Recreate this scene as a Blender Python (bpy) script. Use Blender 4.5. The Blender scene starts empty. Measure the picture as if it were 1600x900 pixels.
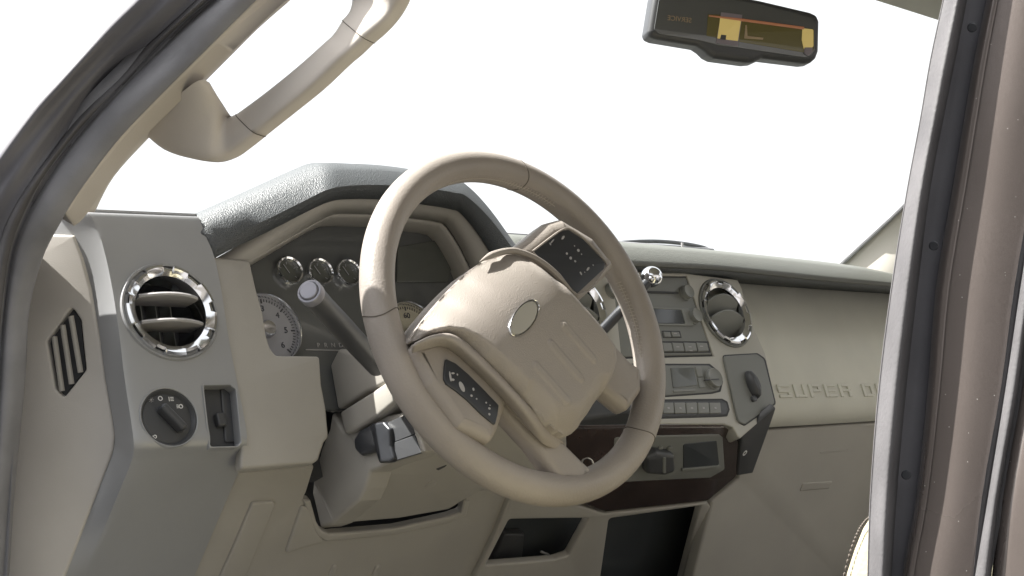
import bpy, bmesh, math, random
from mathutils import Vector as V, Matrix
random.seed(4)
rad = math.radians
scene = bpy.context.scene
COL = scene.collection

# ------------------------------------------------------------------ camera
YAW, PITCH, FPX = rad(41), rad(3.8), 2100.0
CAM = V((-1.29, -1.216, 1.45))
cf = V((math.sin(YAW)*math.cos(PITCH), math.cos(YAW)*math.cos(PITCH), math.sin(PITCH)))
cr = V((math.cos(YAW), -math.sin(YAW), 0))
cu = cr.cross(cf)
cd = bpy.data.cameras.new('camera'); cam = bpy.data.objects.new('camera', cd); COL.objects.link(cam)
cam.location = CAM; cam.rotation_euler = (math.pi/2 + PITCH, 0, -YAW)
cd.sensor_width = 36; cd.lens = 36*FPX/1600; cd.clip_start = 0.01; cd.clip_end = 2000
scene.camera = cam

# ------------------------------------------------------------------ light
SUN = V((-0.45, 0.37, 0.81)).normalized()          # direction towards the sun
sd = bpy.data.lights.new('sun', 'SUN'); sd.energy = 5.0; sd.angle = rad(0.5); sd.color = (1, .97, .92)
so = bpy.data.objects.new('sun', sd); COL.objects.link(so)
so.rotation_euler = (-SUN).to_track_quat('-Z', 'Y').to_euler(); so.location = (-3, 3, 6)
w = bpy.data.worlds.new('World'); scene.world = w; w.use_nodes = True
nt = w.node_tree; nt.nodes.clear()
wo = nt.nodes.new('ShaderNodeOutputWorld'); bg = nt.nodes.new('ShaderNodeBackground')
sk = nt.nodes.new('ShaderNodeTexSky'); hs = nt.nodes.new('ShaderNodeHueSaturation')
sk.sky_type = 'NISHITA'; sk.sun_disc = False
sk.sun_elevation = math.asin(SUN.z); sk.sun_rotation = math.atan2(SUN.x, SUN.y)
sk.air_density = 1.0; sk.dust_density = 4.0; sk.ozone_density = 1.0
hs.inputs['Saturation'].default_value = 0.3
bg.inputs['Strength'].default_value = 0.105
nt.links.new(sk.outputs[0], hs.inputs['Color']); lt = nt.nodes.new('ShaderNodeMix'); lt.data_type = 'RGBA'; lt.blend_type = 'LIGHTEN'; lt.inputs['Factor'].default_value = 1; lt.inputs['B'].default_value = (3.8, 3.88, 3.95, 1)   # milky overcast haze
nt.links.new(hs.outputs[0], lt.inputs['A']); nt.links.new(lt.outputs['Result'], bg.inputs['Color']); nt.links.new(bg.outputs[0], wo.inputs[0])
scene.view_settings.view_transform = 'Standard'; scene.view_settings.look = 'None'
scene.view_settings.exposure = 1.65; scene.view_settings.gamma = 1
scene.cycles.max_bounces = 8; scene.cycles.diffuse_bounces = 4; scene.cycles.caustics_reflective = False

# ------------------------------------------------------------------ materials
def mat(name, col, rough=.5, metal=0, bump=0, bscale=300, kind='noise', var=0, vscale=12, coat=0, spec=.5, emit=0, flake=0, bdist=.001, speck=0):
    m = bpy.data.materials.new(name); m.use_nodes = True; t = m.node_tree; b = t.nodes['Principled BSDF']
    b.inputs['Base Color'].default_value = (*col, 1); b.inputs['Roughness'].default_value = rough; b.inputs['Metallic'].default_value = metal
    b.inputs['Coat Weight'].default_value = coat; b.inputs['Coat Roughness'].default_value = .06; b.inputs['Specular IOR Level'].default_value = spec
    if emit:
        b.inputs['Emission Color'].default_value = (*col, 1); b.inputs['Emission Strength'].default_value = emit
    tc = t.nodes.new('ShaderNodeTexCoord')
    if var:
        n = t.nodes.new('ShaderNodeTexNoise'); n.inputs['Scale'].default_value = vscale; n.inputs['Detail'].default_value = 6
        r = t.nodes.new('ShaderNodeMapRange'); r.inputs['From Min'].default_value = .3; r.inputs['From Max'].default_value = .7
        r.inputs['To Min'].default_value = 1-var; r.inputs['To Max'].default_value = 1+var
        mx = t.nodes.new('ShaderNodeMix'); mx.data_type = 'RGBA'; mx.blend_type = 'MULTIPLY'; mx.inputs['Factor'].default_value = 1
        mx.inputs['A'].default_value = (*col, 1)
        t.links.new(tc.outputs['Object'], n.inputs['Vector']); t.links.new(n.outputs['Fac'], r.inputs['Value'])
        t.links.new(r.outputs[0], mx.inputs['B']); t.links.new(mx.outputs['Result'], b.inputs['Base Color'])
        r2 = t.nodes.new('ShaderNodeMapRange'); r2.inputs['From Min'].default_value = .3; r2.inputs['From Max'].default_value = .7
        r2.inputs['To Min'].default_value = max(0, rough-.07); r2.inputs['To Max'].default_value = min(1, rough+.07)
        t.links.new(n.outputs['Fac'], r2.inputs['Value']); t.links.new(r2.outputs[0], b.inputs['Roughness'])
    if bump:
        if kind == 'noise':
            n = t.nodes.new('ShaderNodeTexNoise'); n.inputs['Scale'].default_value = bscale; n.inputs['Detail'].default_value = 4; o = n.outputs['Fac']
        else:
            n = t.nodes.new('ShaderNodeTexVoronoi'); n.inputs['Scale'].default_value = bscale; o = n.outputs['Distance']
        bp = t.nodes.new('ShaderNodeBump'); bp.inputs['Strength'].default_value = bump; bp.inputs['Distance'].default_value = bdist
        t.links.new(tc.outputs['Object'], n.inputs['Vector']); t.links.new(o, bp.inputs['Height']); t.links.new(bp.outputs[0], b.inputs['Normal'])
    if speck:                                      # dust specks and bright flakes scattered over the paint
        n = t.nodes.new('ShaderNodeTexVoronoi'); n.inputs['Scale'].default_value = speck; t.links.new(tc.outputs['Object'], n.inputs['Vector'])
        lt = t.nodes.new('ShaderNodeMath'); lt.operation = 'LESS_THAN'; lt.inputs[1].default_value = .10; t.links.new(n.outputs['Distance'], lt.inputs[0])
        sp = t.nodes.new('ShaderNodeSeparateColor'); t.links.new(n.outputs['Color'], sp.inputs[0])
        gt = t.nodes.new('ShaderNodeMath'); gt.operation = 'GREATER_THAN'; gt.inputs[1].default_value = .93; t.links.new(sp.outputs[0], gt.inputs[0])
        ml = t.nodes.new('ShaderNodeMath'); ml.operation = 'MULTIPLY'; t.links.new(lt.outputs[0], ml.inputs[0]); t.links.new(gt.outputs[0], ml.inputs[1])
        m2 = t.nodes.new('ShaderNodeMix'); m2.data_type = 'RGBA'; m2.inputs['B'].default_value = (.75, .72, .68, 1); t.links.new(ml.outputs[0], m2.inputs['Factor'])
        t.links.new(b.inputs['Base Color'].links[0].from_socket, m2.inputs['A']); t.links.new(m2.outputs['Result'], b.inputs['Base Color'])
    if flake:                                      # metal flakes lying in the paint: tiny facets with their own tilt
        n = t.nodes.new('ShaderNodeTexVoronoi'); n.inputs['Scale'].default_value = flake
        t.links.new(tc.outputs['Object'], n.inputs['Vector'])
        g = t.nodes.new('ShaderNodeNewGeometry'); mx = t.nodes.new('ShaderNodeVectorMath'); mx.operation = 'MULTIPLY_ADD'
        sb = t.nodes.new('ShaderNodeVectorMath'); sb.operation = 'SUBTRACT'; sb.inputs[1].default_value = (.5, .5, .5)
        t.links.new(n.outputs['Color'], sb.inputs[0]); t.links.new(sb.outputs[0], mx.inputs[0]); mx.inputs[1].default_value = (.07, .07, .07)
        t.links.new(g.outputs['Normal'], mx.inputs[2])
        nz = t.nodes.new('ShaderNodeVectorMath'); nz.operation = 'NORMALIZE'; t.links.new(mx.outputs[0], nz.inputs[0])
        t.links.new(nz.outputs[0], b.inputs['Normal'])
    return m
BEIGE = mat('beige_plastic', (.36, .343, .31), .55, bump=.25, bscale=900, var=.05, bdist=.0006)
PALE = mat('pale_beige_plastic', (.49, .465, .425), .55, bump=.25, bscale=900, var=.05, bdist=.0006)
STONE = mat('pale_stone_vinyl', (.62, .61, .535), .6, bump=.25, bscale=900, var=.05, bdist=.0006)
BEIGE2 = mat('beige_trim_cloth', (.62, .575, .52), .75, bump=.2, bscale=700, var=.05, bdist=.0006)
LEATHER = mat('beige_leather', (.295, .265, .237), .45, bump=.3, bscale=420, kind='vor', var=.10, bdist=.0005)
AIRBAG = mat('grained_beige', (.305, .275, .245), .6, bump=.4, bscale=760, kind='vor', var=.05, bdist=.0006)
SILVER = mat('silver_grey_paint', (.33, .335, .34), .42, metal=.2, bump=.12, bscale=1500, var=.05, vscale=8, bdist=.0003)
SILVER2 = mat('bronze_grey_paint', (.42, .405, .355), .4, metal=.2, var=.04, vscale=8)
DARK = mat('dark_grained_vinyl', (.080, .087, .091), .42, bump=.8, bscale=760, kind='vor', bdist=.0008, spec=.5)
PADTOP = mat('dash_pad_vinyl', (.13, .135, .122), .5, bump=.5, bscale=500, kind='vor', bdist=.0006)
BLACK = mat('black_plastic', (.06, .062, .066), .42, bump=.1, bscale=900, bdist=.0004)
GLOSS = mat('gloss_black_lens', (.11, .115, .115), .16, coat=.5)
VOID = mat('dark_cavity', (.06, .062, .066), .8)
PANEL = mat('charcoal_panel', (.19, .195, .18), .45, var=.04)
BTN = mat('charcoal_button', (.21, .215, .2), .4)
RUBBER = mat('door_rubber', (.22, .22, .232), .55, bump=.3, bscale=500, var=.12, vscale=30, bdist=.0006)
RUBBER3 = mat('channel_rubber', (.20, .197, .213), .55, bump=.3, bscale=500, var=.12, vscale=30, bdist=.0006)
PADBLK = mat('pad_black', (.035, .037, .042), .3)
RUBBER2 = mat('dusty_rubber', (.10, .097, .10), .6, bump=.35, bscale=600, var=.14, vscale=45, bdist=.0006)
PAINT = mat('brown_metallic_paint', (.15, .128, .117), .3, metal=.35, coat=1, var=.08, vscale=9, speck=560, flake=2600)
PAINT2 = mat('grey_body_paint', (.13, .128, .14), .5, var=.1)
CHROME = mat('chrome', (.8, .81, .83), .11, metal=1)
CHROME2 = mat('satin_chrome', (.6, .6, .62), .22, metal=1)
GAUGE = mat('gauge_face', (.33, .33, .35), .5)
TANF = mat('tan_reflection_face', (.42, .39, .30), .4)  # lens reflection put into the right dial's face colour
MARK = mat('gauge_marks', (.05, .05, .06), .5)
WHITE = mat('white_print', (.75, .75, .75), .5)
WOOD = mat('dark_burgundy_trim', (.042, .029, .026), .18, coat=.6, var=.3, vscale=25)
SCREEN = mat('unlit_display_and_reflection', (.10, .105, .095), .2)
SCREEN2 = mat('dark_display', (.06, .066, .072), .15)
CREAM = mat('cream_leather', (.42, .385, .27), .45, bump=.3, bscale=400, kind='vor', bdist=.0005)
THREAD = mat('stitch_thread', (.40, .36, .31), .7)
CARPET = mat('dark_carpet', (.05, .05, .048), .95, bump=.8, bscale=300)
LINER = mat('headliner_cloth', (.38, .365, .32), .9, bump=.3, bscale=400)
ASPHALT = mat('asphalt', (.05, .05, .05), .85, bump=.5, bscale=40, var=.2, vscale=3)
AMBER = mat('amber_reflection', (.50, .38, .13), .3, emit=.16)  # slightly emissive colours for the painted mirror reflection
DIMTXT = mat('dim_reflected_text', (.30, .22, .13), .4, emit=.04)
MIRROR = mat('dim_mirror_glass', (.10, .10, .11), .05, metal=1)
OLIVE = mat('olive_reflection', (.10, .085, .03), .2, emit=.06)  # painted mirror reflection, faint glow
ORANGE = mat('orange_reflection', (.42, .17, .08), .3, emit=.06)  # painted mirror reflection, faint glow
MAUVE = mat('mauve_reflection', (.25, .22, .25), .4)  # flat colour within the painted mirror reflection
SEAM = mat('dark_seam', (.10, .085, .07), .8)  # dark colour of joint lines and seat stitching
STALKC = mat('satin_stalk_cap', (.24, .24, .27), .4, metal=.35)
GREY = mat('grey_plastic', (.38, .37, .37), .5)
def glass_mat():
    m = bpy.data.materials.new('windshield_glass'); m.use_nodes = True; t = m.node_tree; t.nodes.clear()
    o = t.nodes.new('ShaderNodeOutputMaterial'); a = t.nodes.new('ShaderNodeBsdfTransparent'); g = t.nodes.new('ShaderNodeBsdfGlossy')
    g.inputs['Roughness'].default_value = .02; lw = t.nodes.new('ShaderNodeLayerWeight'); lw.inputs['Blend'].default_value = .5
    pw = t.nodes.new('ShaderNodeMath'); pw.operation = 'POWER'; pw.inputs[1].default_value = 5; t.links.new(lw.outputs['Facing'], pw.inputs[0])
    f = t.nodes.new('ShaderNodeMath'); f.operation = 'MULTIPLY_ADD'; f.inputs[1].default_value = .22; f.inputs[2].default_value = .02; t.links.new(pw.outputs[0], f.inputs[0])
    mx = t.nodes.new('ShaderNodeMixShader'); a.inputs['Color'].default_value = (.99, 1, .995, 1)
    t.links.new(f.outputs[0], mx.inputs[0]); t.links.new(a.outputs[0], mx.inputs[1]); t.links.new(g.outputs[0], mx.inputs[2]); t.links.new(mx.outputs[0], o.inputs[0])
    return m
GLASS = glass_mat()

# ------------------------------------------------------------------ frames
def ray(px, py):
    return cf + cr*((px-800)/FPX) + cu*((450-py)/FPX)
def at(px, py, t): return CAM + ray(px, py)*t
class Fr:
    def __init__(s, o, x, y): s.o = V(o); s.x = V(x).normalized(); s.y = V(y).normalized(); s.n = s.x.cross(s.y).normalized()
    def pt(s, u, v, h=0): return s.o + s.x*u + s.y*v + s.n*h
    def w(s, px, py, h=0):
        r = ray(px, py); t = (s.o + s.n*h - CAM).dot(s.n)/r.dot(s.n); return CAM + r*t
    def loc(s, px, py, h=0):
        d = s.w(px, py, h) - s.o; return (d.dot(s.x), d.dot(s.y))
    def m(s, u=0, v=0, h=0):
        o = s.pt(u, v, h); return Matrix(((s.x.x, s.y.x, s.n.x, o.x), (s.x.y, s.y.y, s.n.y, o.y), (s.x.z, s.y.z, s.n.z, o.z), (0, 0, 0, 1)))
    def spun(s, u, v, ang, h=0):
        c, q = math.cos(ang), math.sin(ang); return Fr(s.pt(u, v, h), s.x*c + s.y*q, s.y*c - s.x*q)
def xplane(px, py, x):
    r = ray(px, py); return CAM + r*((x-CAM.x)/r.x)
L = rad(20)
D = Fr(at(265, 487, 1.32), (1, 0, 0), (0, math.sin(L), math.cos(L)))           # dash face
hinge = D.w(298, 692)
D2 = Fr(hinge, (1, 0, 0), (0, -math.sin(rad(36)), math.cos(rad(36))))           # knee panels, tucked forward below
WR = .19
W = Fr(at(817, 503, FPX*WR/296), (1, 0, 0), (0, math.sin(L), math.cos(L)))      # steering wheel
SX = D.w(187, 520).x - .005
TA = rad(40); S = Fr((SX, D.w(187, 520).y+.030, 1.5), (math.sin(TA), -math.cos(TA), 0), (0, 0, 1))                       # outer end of the dash

# ------------------------------------------------------------------ builders
def link(name, me, mats, parent=None, sharp=35, smooth=True):
    o = bpy.data.objects.new(name, me); COL.objects.link(o)
    for m in (mats if isinstance(mats, (list, tuple)) else [mats]): me.materials.append(m)
    if smooth:
        me.polygons.foreach_set('use_smooth', [True]*len(me.polygons))
        me.set_sharp_from_angle(angle=rad(sharp))
    if parent:
        o.parent = parent
        if parent.type == 'EMPTY': o.location = -parent.location
    return o
def from_bm(name, bm, mats, parent=None, sharp=35, smooth=True, recalc=True):
    if recalc: bmesh.ops.recalc_face_normals(bm, faces=bm.faces)
    me = bpy.data.meshes.new(name); bm.to_mesh(me); bm.free(); return link(name, me, mats, parent, sharp, smooth)
def thing(name, label, cat, loc, group=None):
    o = bpy.data.objects.new(name, None); COL.objects.link(o); o.location = loc; o.empty_display_size = .05
    o['label'] = label; o['category'] = cat
    if group: o['group'] = group
    return o
def fillet(pts, r, seg=5):
    if r <= 0: return [tuple(p) for p in pts]
    out = []; n = len(pts)
    for i in range(n):
        a, b, c = V(pts[i-1]), V(pts[i]), V(pts[(i+1) % n]); d1 = a-b; d2 = c-b; l1, l2 = d1.length, d2.length
        if l1 < 1e-7 or l2 < 1e-7: continue
        d1 /= l1; d2 /= l2; cosang = max(-1, min(1, d1.dot(d2))); ang = math.acos(cosang)
        if ang > rad(172): out.append(tuple(b)); continue
        k = min(r/math.tan(ang/2), l1*.45, l2*.45); p, q = b+d1*k, b+d2*k
        for j in range(seg+1):
            t = j/seg; out.append(tuple(p*(1-t)**2 + b*2*t*(1-t) + q*t*t))
    return out
def slab_mesh(name, loops, M, h0, h1, bevel=0, res=3):
    """flat outline(s) with holes, given in frame metres, swept from height h0 to h1, edges rounded"""
    c = bpy.data.curves.new(name, 'CURVE'); c.dimensions = '2D'; c.fill_mode = 'BOTH'
    th = (h1-h0)/2; bevel = min(bevel, th*.98); c.extrude = th-bevel
    if bevel: c.bevel_depth = bevel; c.bevel_resolution = res; c.offset = -bevel
    for lp in loops:
        sp = c.splines.new('POLY'); sp.points.add(len(lp)-1)
        for i, p in enumerate(lp): sp.points[i].co = (p[0], p[1], 0, 1)
        sp.use_cyclic_u = True
    o = bpy.data.objects.new(name, c); COL.objects.link(o)
    dg = bpy.context.evaluated_depsgraph_get(); me = bpy.data.meshes.new_from_object(o.evaluated_get(dg))
    bpy.data.objects.remove(o); bpy.data.curves.remove(c); me.materials.clear()
    bm = bmesh.new(); bm.from_mesh(me); bmesh.ops.remove_doubles(bm, verts=bm.verts, dist=2e-6)
    bm.transform(M @ Matrix.Translation((0, 0, (h0+h1)/2))); bmesh.ops.recalc_face_normals(bm, faces=bm.faces); bm.to_mesh(me); bm.free(); return me
def sheet(name, F, pix, h1, th, m, parent, bevel=.002, holes=(), r=.003, hole_r=None, sharp=40):
    """outline read off in picture points on the plane at height h1 of frame F, th thick"""
    loops = [fillet([F.loc(*p, h1) for p in pix], r)] + [fillet([F.loc(*p, h1) for p in hl], r if hole_r is None else hole_r) for hl in holes]
    return link(name, slab_mesh(name, loops, F.m(), h1-th, h1, bevel), m, parent, sharp)
def catmull(pts, k):
    pts = [V(p) for p in pts]; out = []; n = len(pts)
    for i in range(n-1):
        p0, p1, p2, p3 = pts[max(i-1, 0)], pts[i], pts[i+1], pts[min(i+2, n-1)]
        for j in range(k):
            t = j/k; out.append(.5*((2*p1)+(p2-p0)*t+(2*p0-5*p1+4*p2-p3)*t*t+(3*p1-p0-3*p2+p3)*t**3))
    out.append(pts[-1]); return out
def loft(name, cols, m, parent, k=6, kc=1, closed=False, solid=0, caps=False, sharp=40, catc=True, flip=False):
    """cols: curves running the same way with the same number of points; surface spans them"""
    cs = [catmull(c, k) if k > 1 else [V(p) for p in c] for c in cols]
    if kc > 1: cs = [list(x) for x in zip(*[catmull(list(row), kc) for row in zip(*cs)])]
    bm = bmesh.new(); vs = [[bm.verts.new(p) for p in c] for c in cs]; nc = len(vs); nr = len(vs[0])
    for i in range(nc if closed else nc-1):
        a, b = vs[i], vs[(i+1) % nc]
        for j in range(nr-1): bm.faces.new((a[j], b[j], b[j+1], a[j+1]))
    if caps and closed:
        bm.faces.new([v[0] for v in vs]); bm.faces.new([v[-1] for v in vs][::-1])
    bmesh.ops.recalc_face_normals(bm, faces=bm.faces)
    if flip: bmesh.ops.reverse_faces(bm, faces=bm.faces)
    o = from_bm(name, bm, m, parent, sharp, recalc=False)
    if solid:
        s = o.modifiers.new('thickness', 'SOLIDIFY'); s.thickness = solid; s.offset = -1
    return o
def face_cam(cols):  # helper: True when the lofted normal points away from the camera
    a, b, c = V(cols[0][0]), V(cols[1][0]), V(cols[0][1]); return (b-a).cross(c-a).dot(CAM-a)
def skin(name, cols, m, parent, k=6, kc=1, th=.006, sharp=40):
    """open sheet with real thickness behind the side the camera sees"""
    cs = [catmull(c, k) if k > 1 else [V(p) for p in c] for c in cols]
    if kc > 1: cs = [list(x) for x in zip(*[catmull(list(row), kc) for row in zip(*cs)])]
    bm = bmesh.new(); vs = [[bm.verts.new(p) for p in c] for c in cs]
    for i in range(len(vs)-1):
        for j in range(len(vs[0])-1): bm.faces.new((vs[i][j], vs[i+1][j], vs[i+1][j+1], vs[i][j+1]))
    bmesh.ops.recalc_face_normals(bm, faces=bm.faces); bm.normal_update()
    sc = sum(f.normal.dot((CAM-f.calc_center_median()).normalized())*f.calc_area() for f in bm.faces)
    if sc < 0: bmesh.ops.reverse_faces(bm, faces=bm.faces)
    o = from_bm(name, bm, m, parent, sharp, recalc=False)
    s = o.modifiers.new('thickness', 'SOLIDIFY'); s.thickness = th; s.offset = -1
    return o
def tube_bm(bm, path, radii, seg=12, cap=True):
    path = [V(p) for p in path]; rings = []; t0 = (path[1]-path[0]).normalized()
    up = V((0, 0, 1)) if abs(t0.z) < .9 else V((1, 0, 0)); a = t0.cross(up).normalized()
    for i, p in enumerate(path):
        t = (path[min(i+1, len(path)-1)]-path[max(i-1, 0)]).normalized(); a = (a - t*a.dot(t)).normalized(); b = t.cross(a)
        r = radii[i] if isinstance(radii, (list, tuple)) else radii
        rings.append([bm.verts.new(p + (a*math.cos(2*math.pi*j/seg)+b*math.sin(2*math.pi*j/seg))*r) for j in range(seg)])
    for i in range(len(rings)-1):
        for j in range(seg): bm.faces.new((rings[i][j], rings[i][(j+1) % seg], rings[i+1][(j+1) % seg], rings[i+1][j]))
    if cap: bm.faces.new(rings[0][::-1]); bm.faces.new(rings[-1])
def tube(name, path, radii, m, parent, seg=14):
    bm = bmesh.new(); tube_bm(bm, path, radii, seg); return from_bm(name, bm, m, parent)
def lathe_bm(bm, F, u, v, prof, seg=48, ax=1, ay=1):
    rings = []
    for (r, h) in prof:
        if r < 1e-6: rings.append([bm.verts.new(F.pt(u, v, h))])
        else: rings.append([bm.verts.new(F.pt(u+ax*r*math.cos(2*math.pi*j/seg), v+ay*r*math.sin(2*math.pi*j/seg), h)) for j in range(seg)])
    for a, b in zip(rings, rings[1:]):
        for j in range(seg):
            k = (j+1) % seg
            if len(a) == 1 and len(b) == 1: continue
            if len(a) == 1: bm.faces.new((a[0], b[j], b[k]))
            elif len(b) == 1: bm.faces.new((a[j], b[0], a[k]))
            else: bm.faces.new((a[j], b[j], b[k], a[k]))
def lathe(name, F, u, v, prof, m, parent, seg=48, ax=1, ay=1, sharp=35):
    bm = bmesh.new(); lathe_bm(bm, F, u, v, prof, seg, ax, ay); return from_bm(name, bm, m, parent, sharp)
def box_bm(bm, F, u0, u1, v0, v1, h0, h1):
    p = [bm.verts.new(F.pt(u, v, h)) for h in (h0, h1) for (u, v) in ((u0, v0), (u1, v0), (u1, v1), (u0, v1))]
    for f in ((3, 2, 1, 0), (4, 5, 6, 7), (0, 1, 5, 4), (1, 2, 6, 5), (2, 3, 7, 6), (3, 0, 4, 7)): bm.faces.new([p[i] for i in f])
def text_mesh(s, size, th=.0004, sx=1):
    c = bpy.data.curves.new('t', 'FONT'); c.body = s; c.size = size; c.extrude = th/2; c.align_x = 'CENTER'; c.align_y = 'CENTER'
    o = bpy.data.objects.new('t', c); COL.objects.link(o); dg = bpy.context.evaluated_depsgraph_get()
    me = bpy.data.meshes.new_from_object(o.evaluated_get(dg)); bpy.data.objects.remove(o); bpy.data.curves.remove(c); me.materials.clear()
    if sx != 1: me.transform(Matrix.Diagonal((sx, 1, 1, 1)))
    return me
def text(name, s, size, F, u, v, h, m, parent, ang=0, sx=1):
    me = text_mesh(s, size, sx=sx); me.transform(F.m(u, v, h) @ Matrix.Rotation(ang, 4, 'Z')); return link(name, me, m, parent, smooth=False)
def ell(u, v, a, b, ang=0, n=40):
    c, s = math.cos(ang), math.sin(ang)
    return [(u+a*math.cos(t)*c-b*math.sin(t)*s, v+a*math.cos(t)*s+b*math.sin(t)*c) for t in [2*math.pi*i/n for i in range(n)]]

# ================================================================== SETTING
def slab_box(name, lo, hi, m, kind=None, parent=None):
    bm = bmesh.new(); F = Fr((0, 0, 0), (1, 0, 0), (0, 1, 0)); box_bm(bm, F, lo[0], hi[0], lo[1], hi[1], lo[2], hi[2])
    o = from_bm(name, bm, m, parent, smooth=False)
    if kind: o['kind'] = kind
    return o
bm = bmesh.new(); bmesh.ops.create_grid(bm, x_segments=4, y_segments=4, size=400); g = from_bm('ground', bm, ASPHALT); g['kind'] = 'structure'

BLOCKER_WALL = mat('blocker_wall', (.20, .185, .165), .8, bump=.4, bscale=8, var=.15, vscale=.6)
blocker = thing('sky_blocker', 'unseen long low building added behind the truck to block low sky', 'building', (-2, -9, 0))  # unseen building added to block low sky and darken the lower dash
slab_box('wall', (-16, -9.6, 0), (14, -9, 5.2), BLOCKER_WALL, parent=blocker)  # unseen back wall of the sky blocker
slab_box('blocker_roof_edge', (-16.2, -9.9, 5.2), (14.2, -8.7, 5.5), PAINT2, parent=blocker)
slab_box('wall', (-9.0, -9.0, 0), (-8.4, 4, 5.2), BLOCKER_WALL, parent=blocker)  # side wing added out of view to cut sky light from the left
for x in (-7.5, -3, 1, 6): slab_box('blocker_door', (x, -8.99, 0), (x+3.4, -8.94, 3.4), GREY, parent=blocker)
# ================================================================== DASHBOARD
dash = thing('dashboard', 'beige and silver truck dashboard with round chrome vents behind the steering wheel', 'dashboard', (0, .05, 1.0))

# --- left end: silver trim with a ridge, side wall, outer end panel
kA = [(311, 341), (322, 370), (335, 402), (346, 455), (356, 520), (369, 590), (383, 660), (386, 690), (383, 712), (368, 748), (310, 885), (280, 955)]
kB = [(140, 334), (153, 356), (164, 392), (176, 448), (187, 520), (196, 594), (206, 660), (210, 694), (207, 718), (192, 757), (138, 888), (110, 955)]
kC = [(104, 334), (116, 366), (129, 402), (142, 450), (155, 525), (164, 592), (175, 652), (179, 682), (176, 706), (163, 740), (105, 890), (78, 955)]
pA = [(D if i < 8 else D2).w(*p) for i, p in enumerate(kA)]
pB = [(D if i < 8 else D2).w(*p) for i, p in enumerate(kB)]
pC = [S.w(*p) for p in kC]
def topped(c, dz=.006):          # roll over the top edge and run forward
    return [c[0]+V((0, .28, -.03)), c[0]+V((0, .03, -.001)), c[0]+V((0, .006, .001))] + c
def lerp(a, b, t): return [x*(1-t)+y*t for x, y in zip(a, b)]
vent_l = D.loc(266, 487)
cols = [topped(pA)] + [topped(lerp(pA, pB, t)) for t in (.15, .5, .85, .96)] + [topped(lerp(pB, pC, t)) for t in (.03, .12)] + [topped(lerp(pB, pC, .6)), topped(pC)]
trim = skin('end_trim', cols, SILVER, dash, k=5, th=.004)
# cut the round vent opening, the switch seat and the little pocket out of the trim
def cutter(name, loops, F, h0, h1): 
    me = slab_mesh(name, loops, F.m(), h0, h1, 0); o = link(name, me, VOID); return o
def cut(o, cutters):
    for c in cutters:
        b = o.modifiers.new('cut', 'BOOLEAN'); b.operation = 'DIFFERENCE'; b.solver = 'EXACT'; b.object = c
    dg = bpy.context.evaluated_depsgraph_get(); me = bpy.data.meshes.new_from_object(o.evaluated_get(dg)); o.modifiers.clear(); o.data = me
    me.polygons.foreach_set('use_smooth', [True]*len(me.polygons)); me.set_sharp_from_angle(angle=rad(40))
    for c in cutters: bpy.data.objects.remove(c)
pocket = [(318, 603), (359, 602), (368, 609), (376, 690), (371, 696), (329, 697)]
hl = D.loc(264, 652)
cut(trim, [cutter('c1', [ell(*vent_l, .0455, .0455)], D, -.03, .03), cutter('c2', [ell(*hl, .0285, .0285)], D, -.03, .03),
           cutter('c3', [fillet([D.loc(*p) for p in pocket], .003)], D, -.03, .03)])
# end panel with slotted demister grille
kL = [(70, 366), (55, 400), (40, 440), (28, 490), (22, 540), (18, 620), (10, 700), (0, 780), (-10, 955)]
slot = [(73, 534), (112, 479), (126, 500), (134, 578), (99, 622), (86, 608)]
endp = sheet('side_panel', S, [(114, 367)] + [(x-1, y) for x, y in kC[2:]] + kL[::-1], .003, .012, PALE, dash, .0025, holes=[slot], r=.004)
sheet('panel_backing', S, [(100, 331), (112, 345), (121, 366), (150, 500), (172, 670), (160, 740), (72, 955), (-20, 955), (20, 540), (50, 380), (80, 340)], -.010, .004, SILVER, endp, .001)
bm = bmesh.new()
for (a, b, c, d) in ((85, 526, 97, 611), (98, 508, 112, 600), (111, 494, 126, 582)):
    p0, p1 = S.w(a, b, .002), S.w(c, d, .002)
    tube_bm(bm, [p0, p0.lerp(p1, .5), p1], .0028, 8)
from_bm('demister_slat', bm, BEIGE, endp)
cav = sheet('demister_cavity', S, [(x*1.0, y) for x, y in slot], -.004, .004, VOID, endp, 0)

# --- headlight switch and dimmer pocket
hsw = lathe('headlight_switch', D, *hl, [(0, -.003), (.0225, -.003), (.0245, -.0035), (.0262, -.001), (.0272, .0002), (.0285, .0002), (.029, -.008), (.029, -.02), (0, -.02)], BLACK, dash, 64)
hk = D.loc(266, 655); kn = D.spun(*hk, rad(-50)); sheetless = slab_mesh('knob', [fillet([(-.0145, -.004), (.0145, -.004), (.0165, 0), (.0145, .004), (-.0145, .004), (-.0165, 0)], .003)], kn.m(), -.003, .011, .0035)
link('knob', sheetless, BLACK, hsw)
lathe('switch_rim', D, *hl, [(.0283, -.002), (.0285, .0012), (.0294, .0016), (.0302, .0004), (.0302, -.004)], SILVER, hsw, 64)
P = lambda px, py: D.loc(px, py)
def ring_bm(bm, F, u, v, ro, ri, h, th=.0006, seg=20):
    lathe_bm(bm, F, u, v, [(ri, h-th), (ri, h), (ro, h), (ro, h-th), (ri, h-th)], seg)
bm = bmesh.new()
ring_bm(bm, D, *P(252.5, 621), .0024, .0016, -.0026); from_bm('switch_symbol', bm, WHITE, hsw); bm = bmesh.new()
q = P(269, 622); box_bm(bm, D, q[0]-.0022, q[0]-.0015, q[1]-.0022, q[1]+.0022, -.0032, -.0025)
for dy in (.0016, 0, -.0016): box_bm(bm, D, q[0]-.0005, q[0]+.0028, q[1]+dy-.0003, q[1]+dy+.0004, -.0032, -.0025)
from_bm('switch_symbol', bm, WHITE, hsw); bm = bmesh.new()
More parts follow.
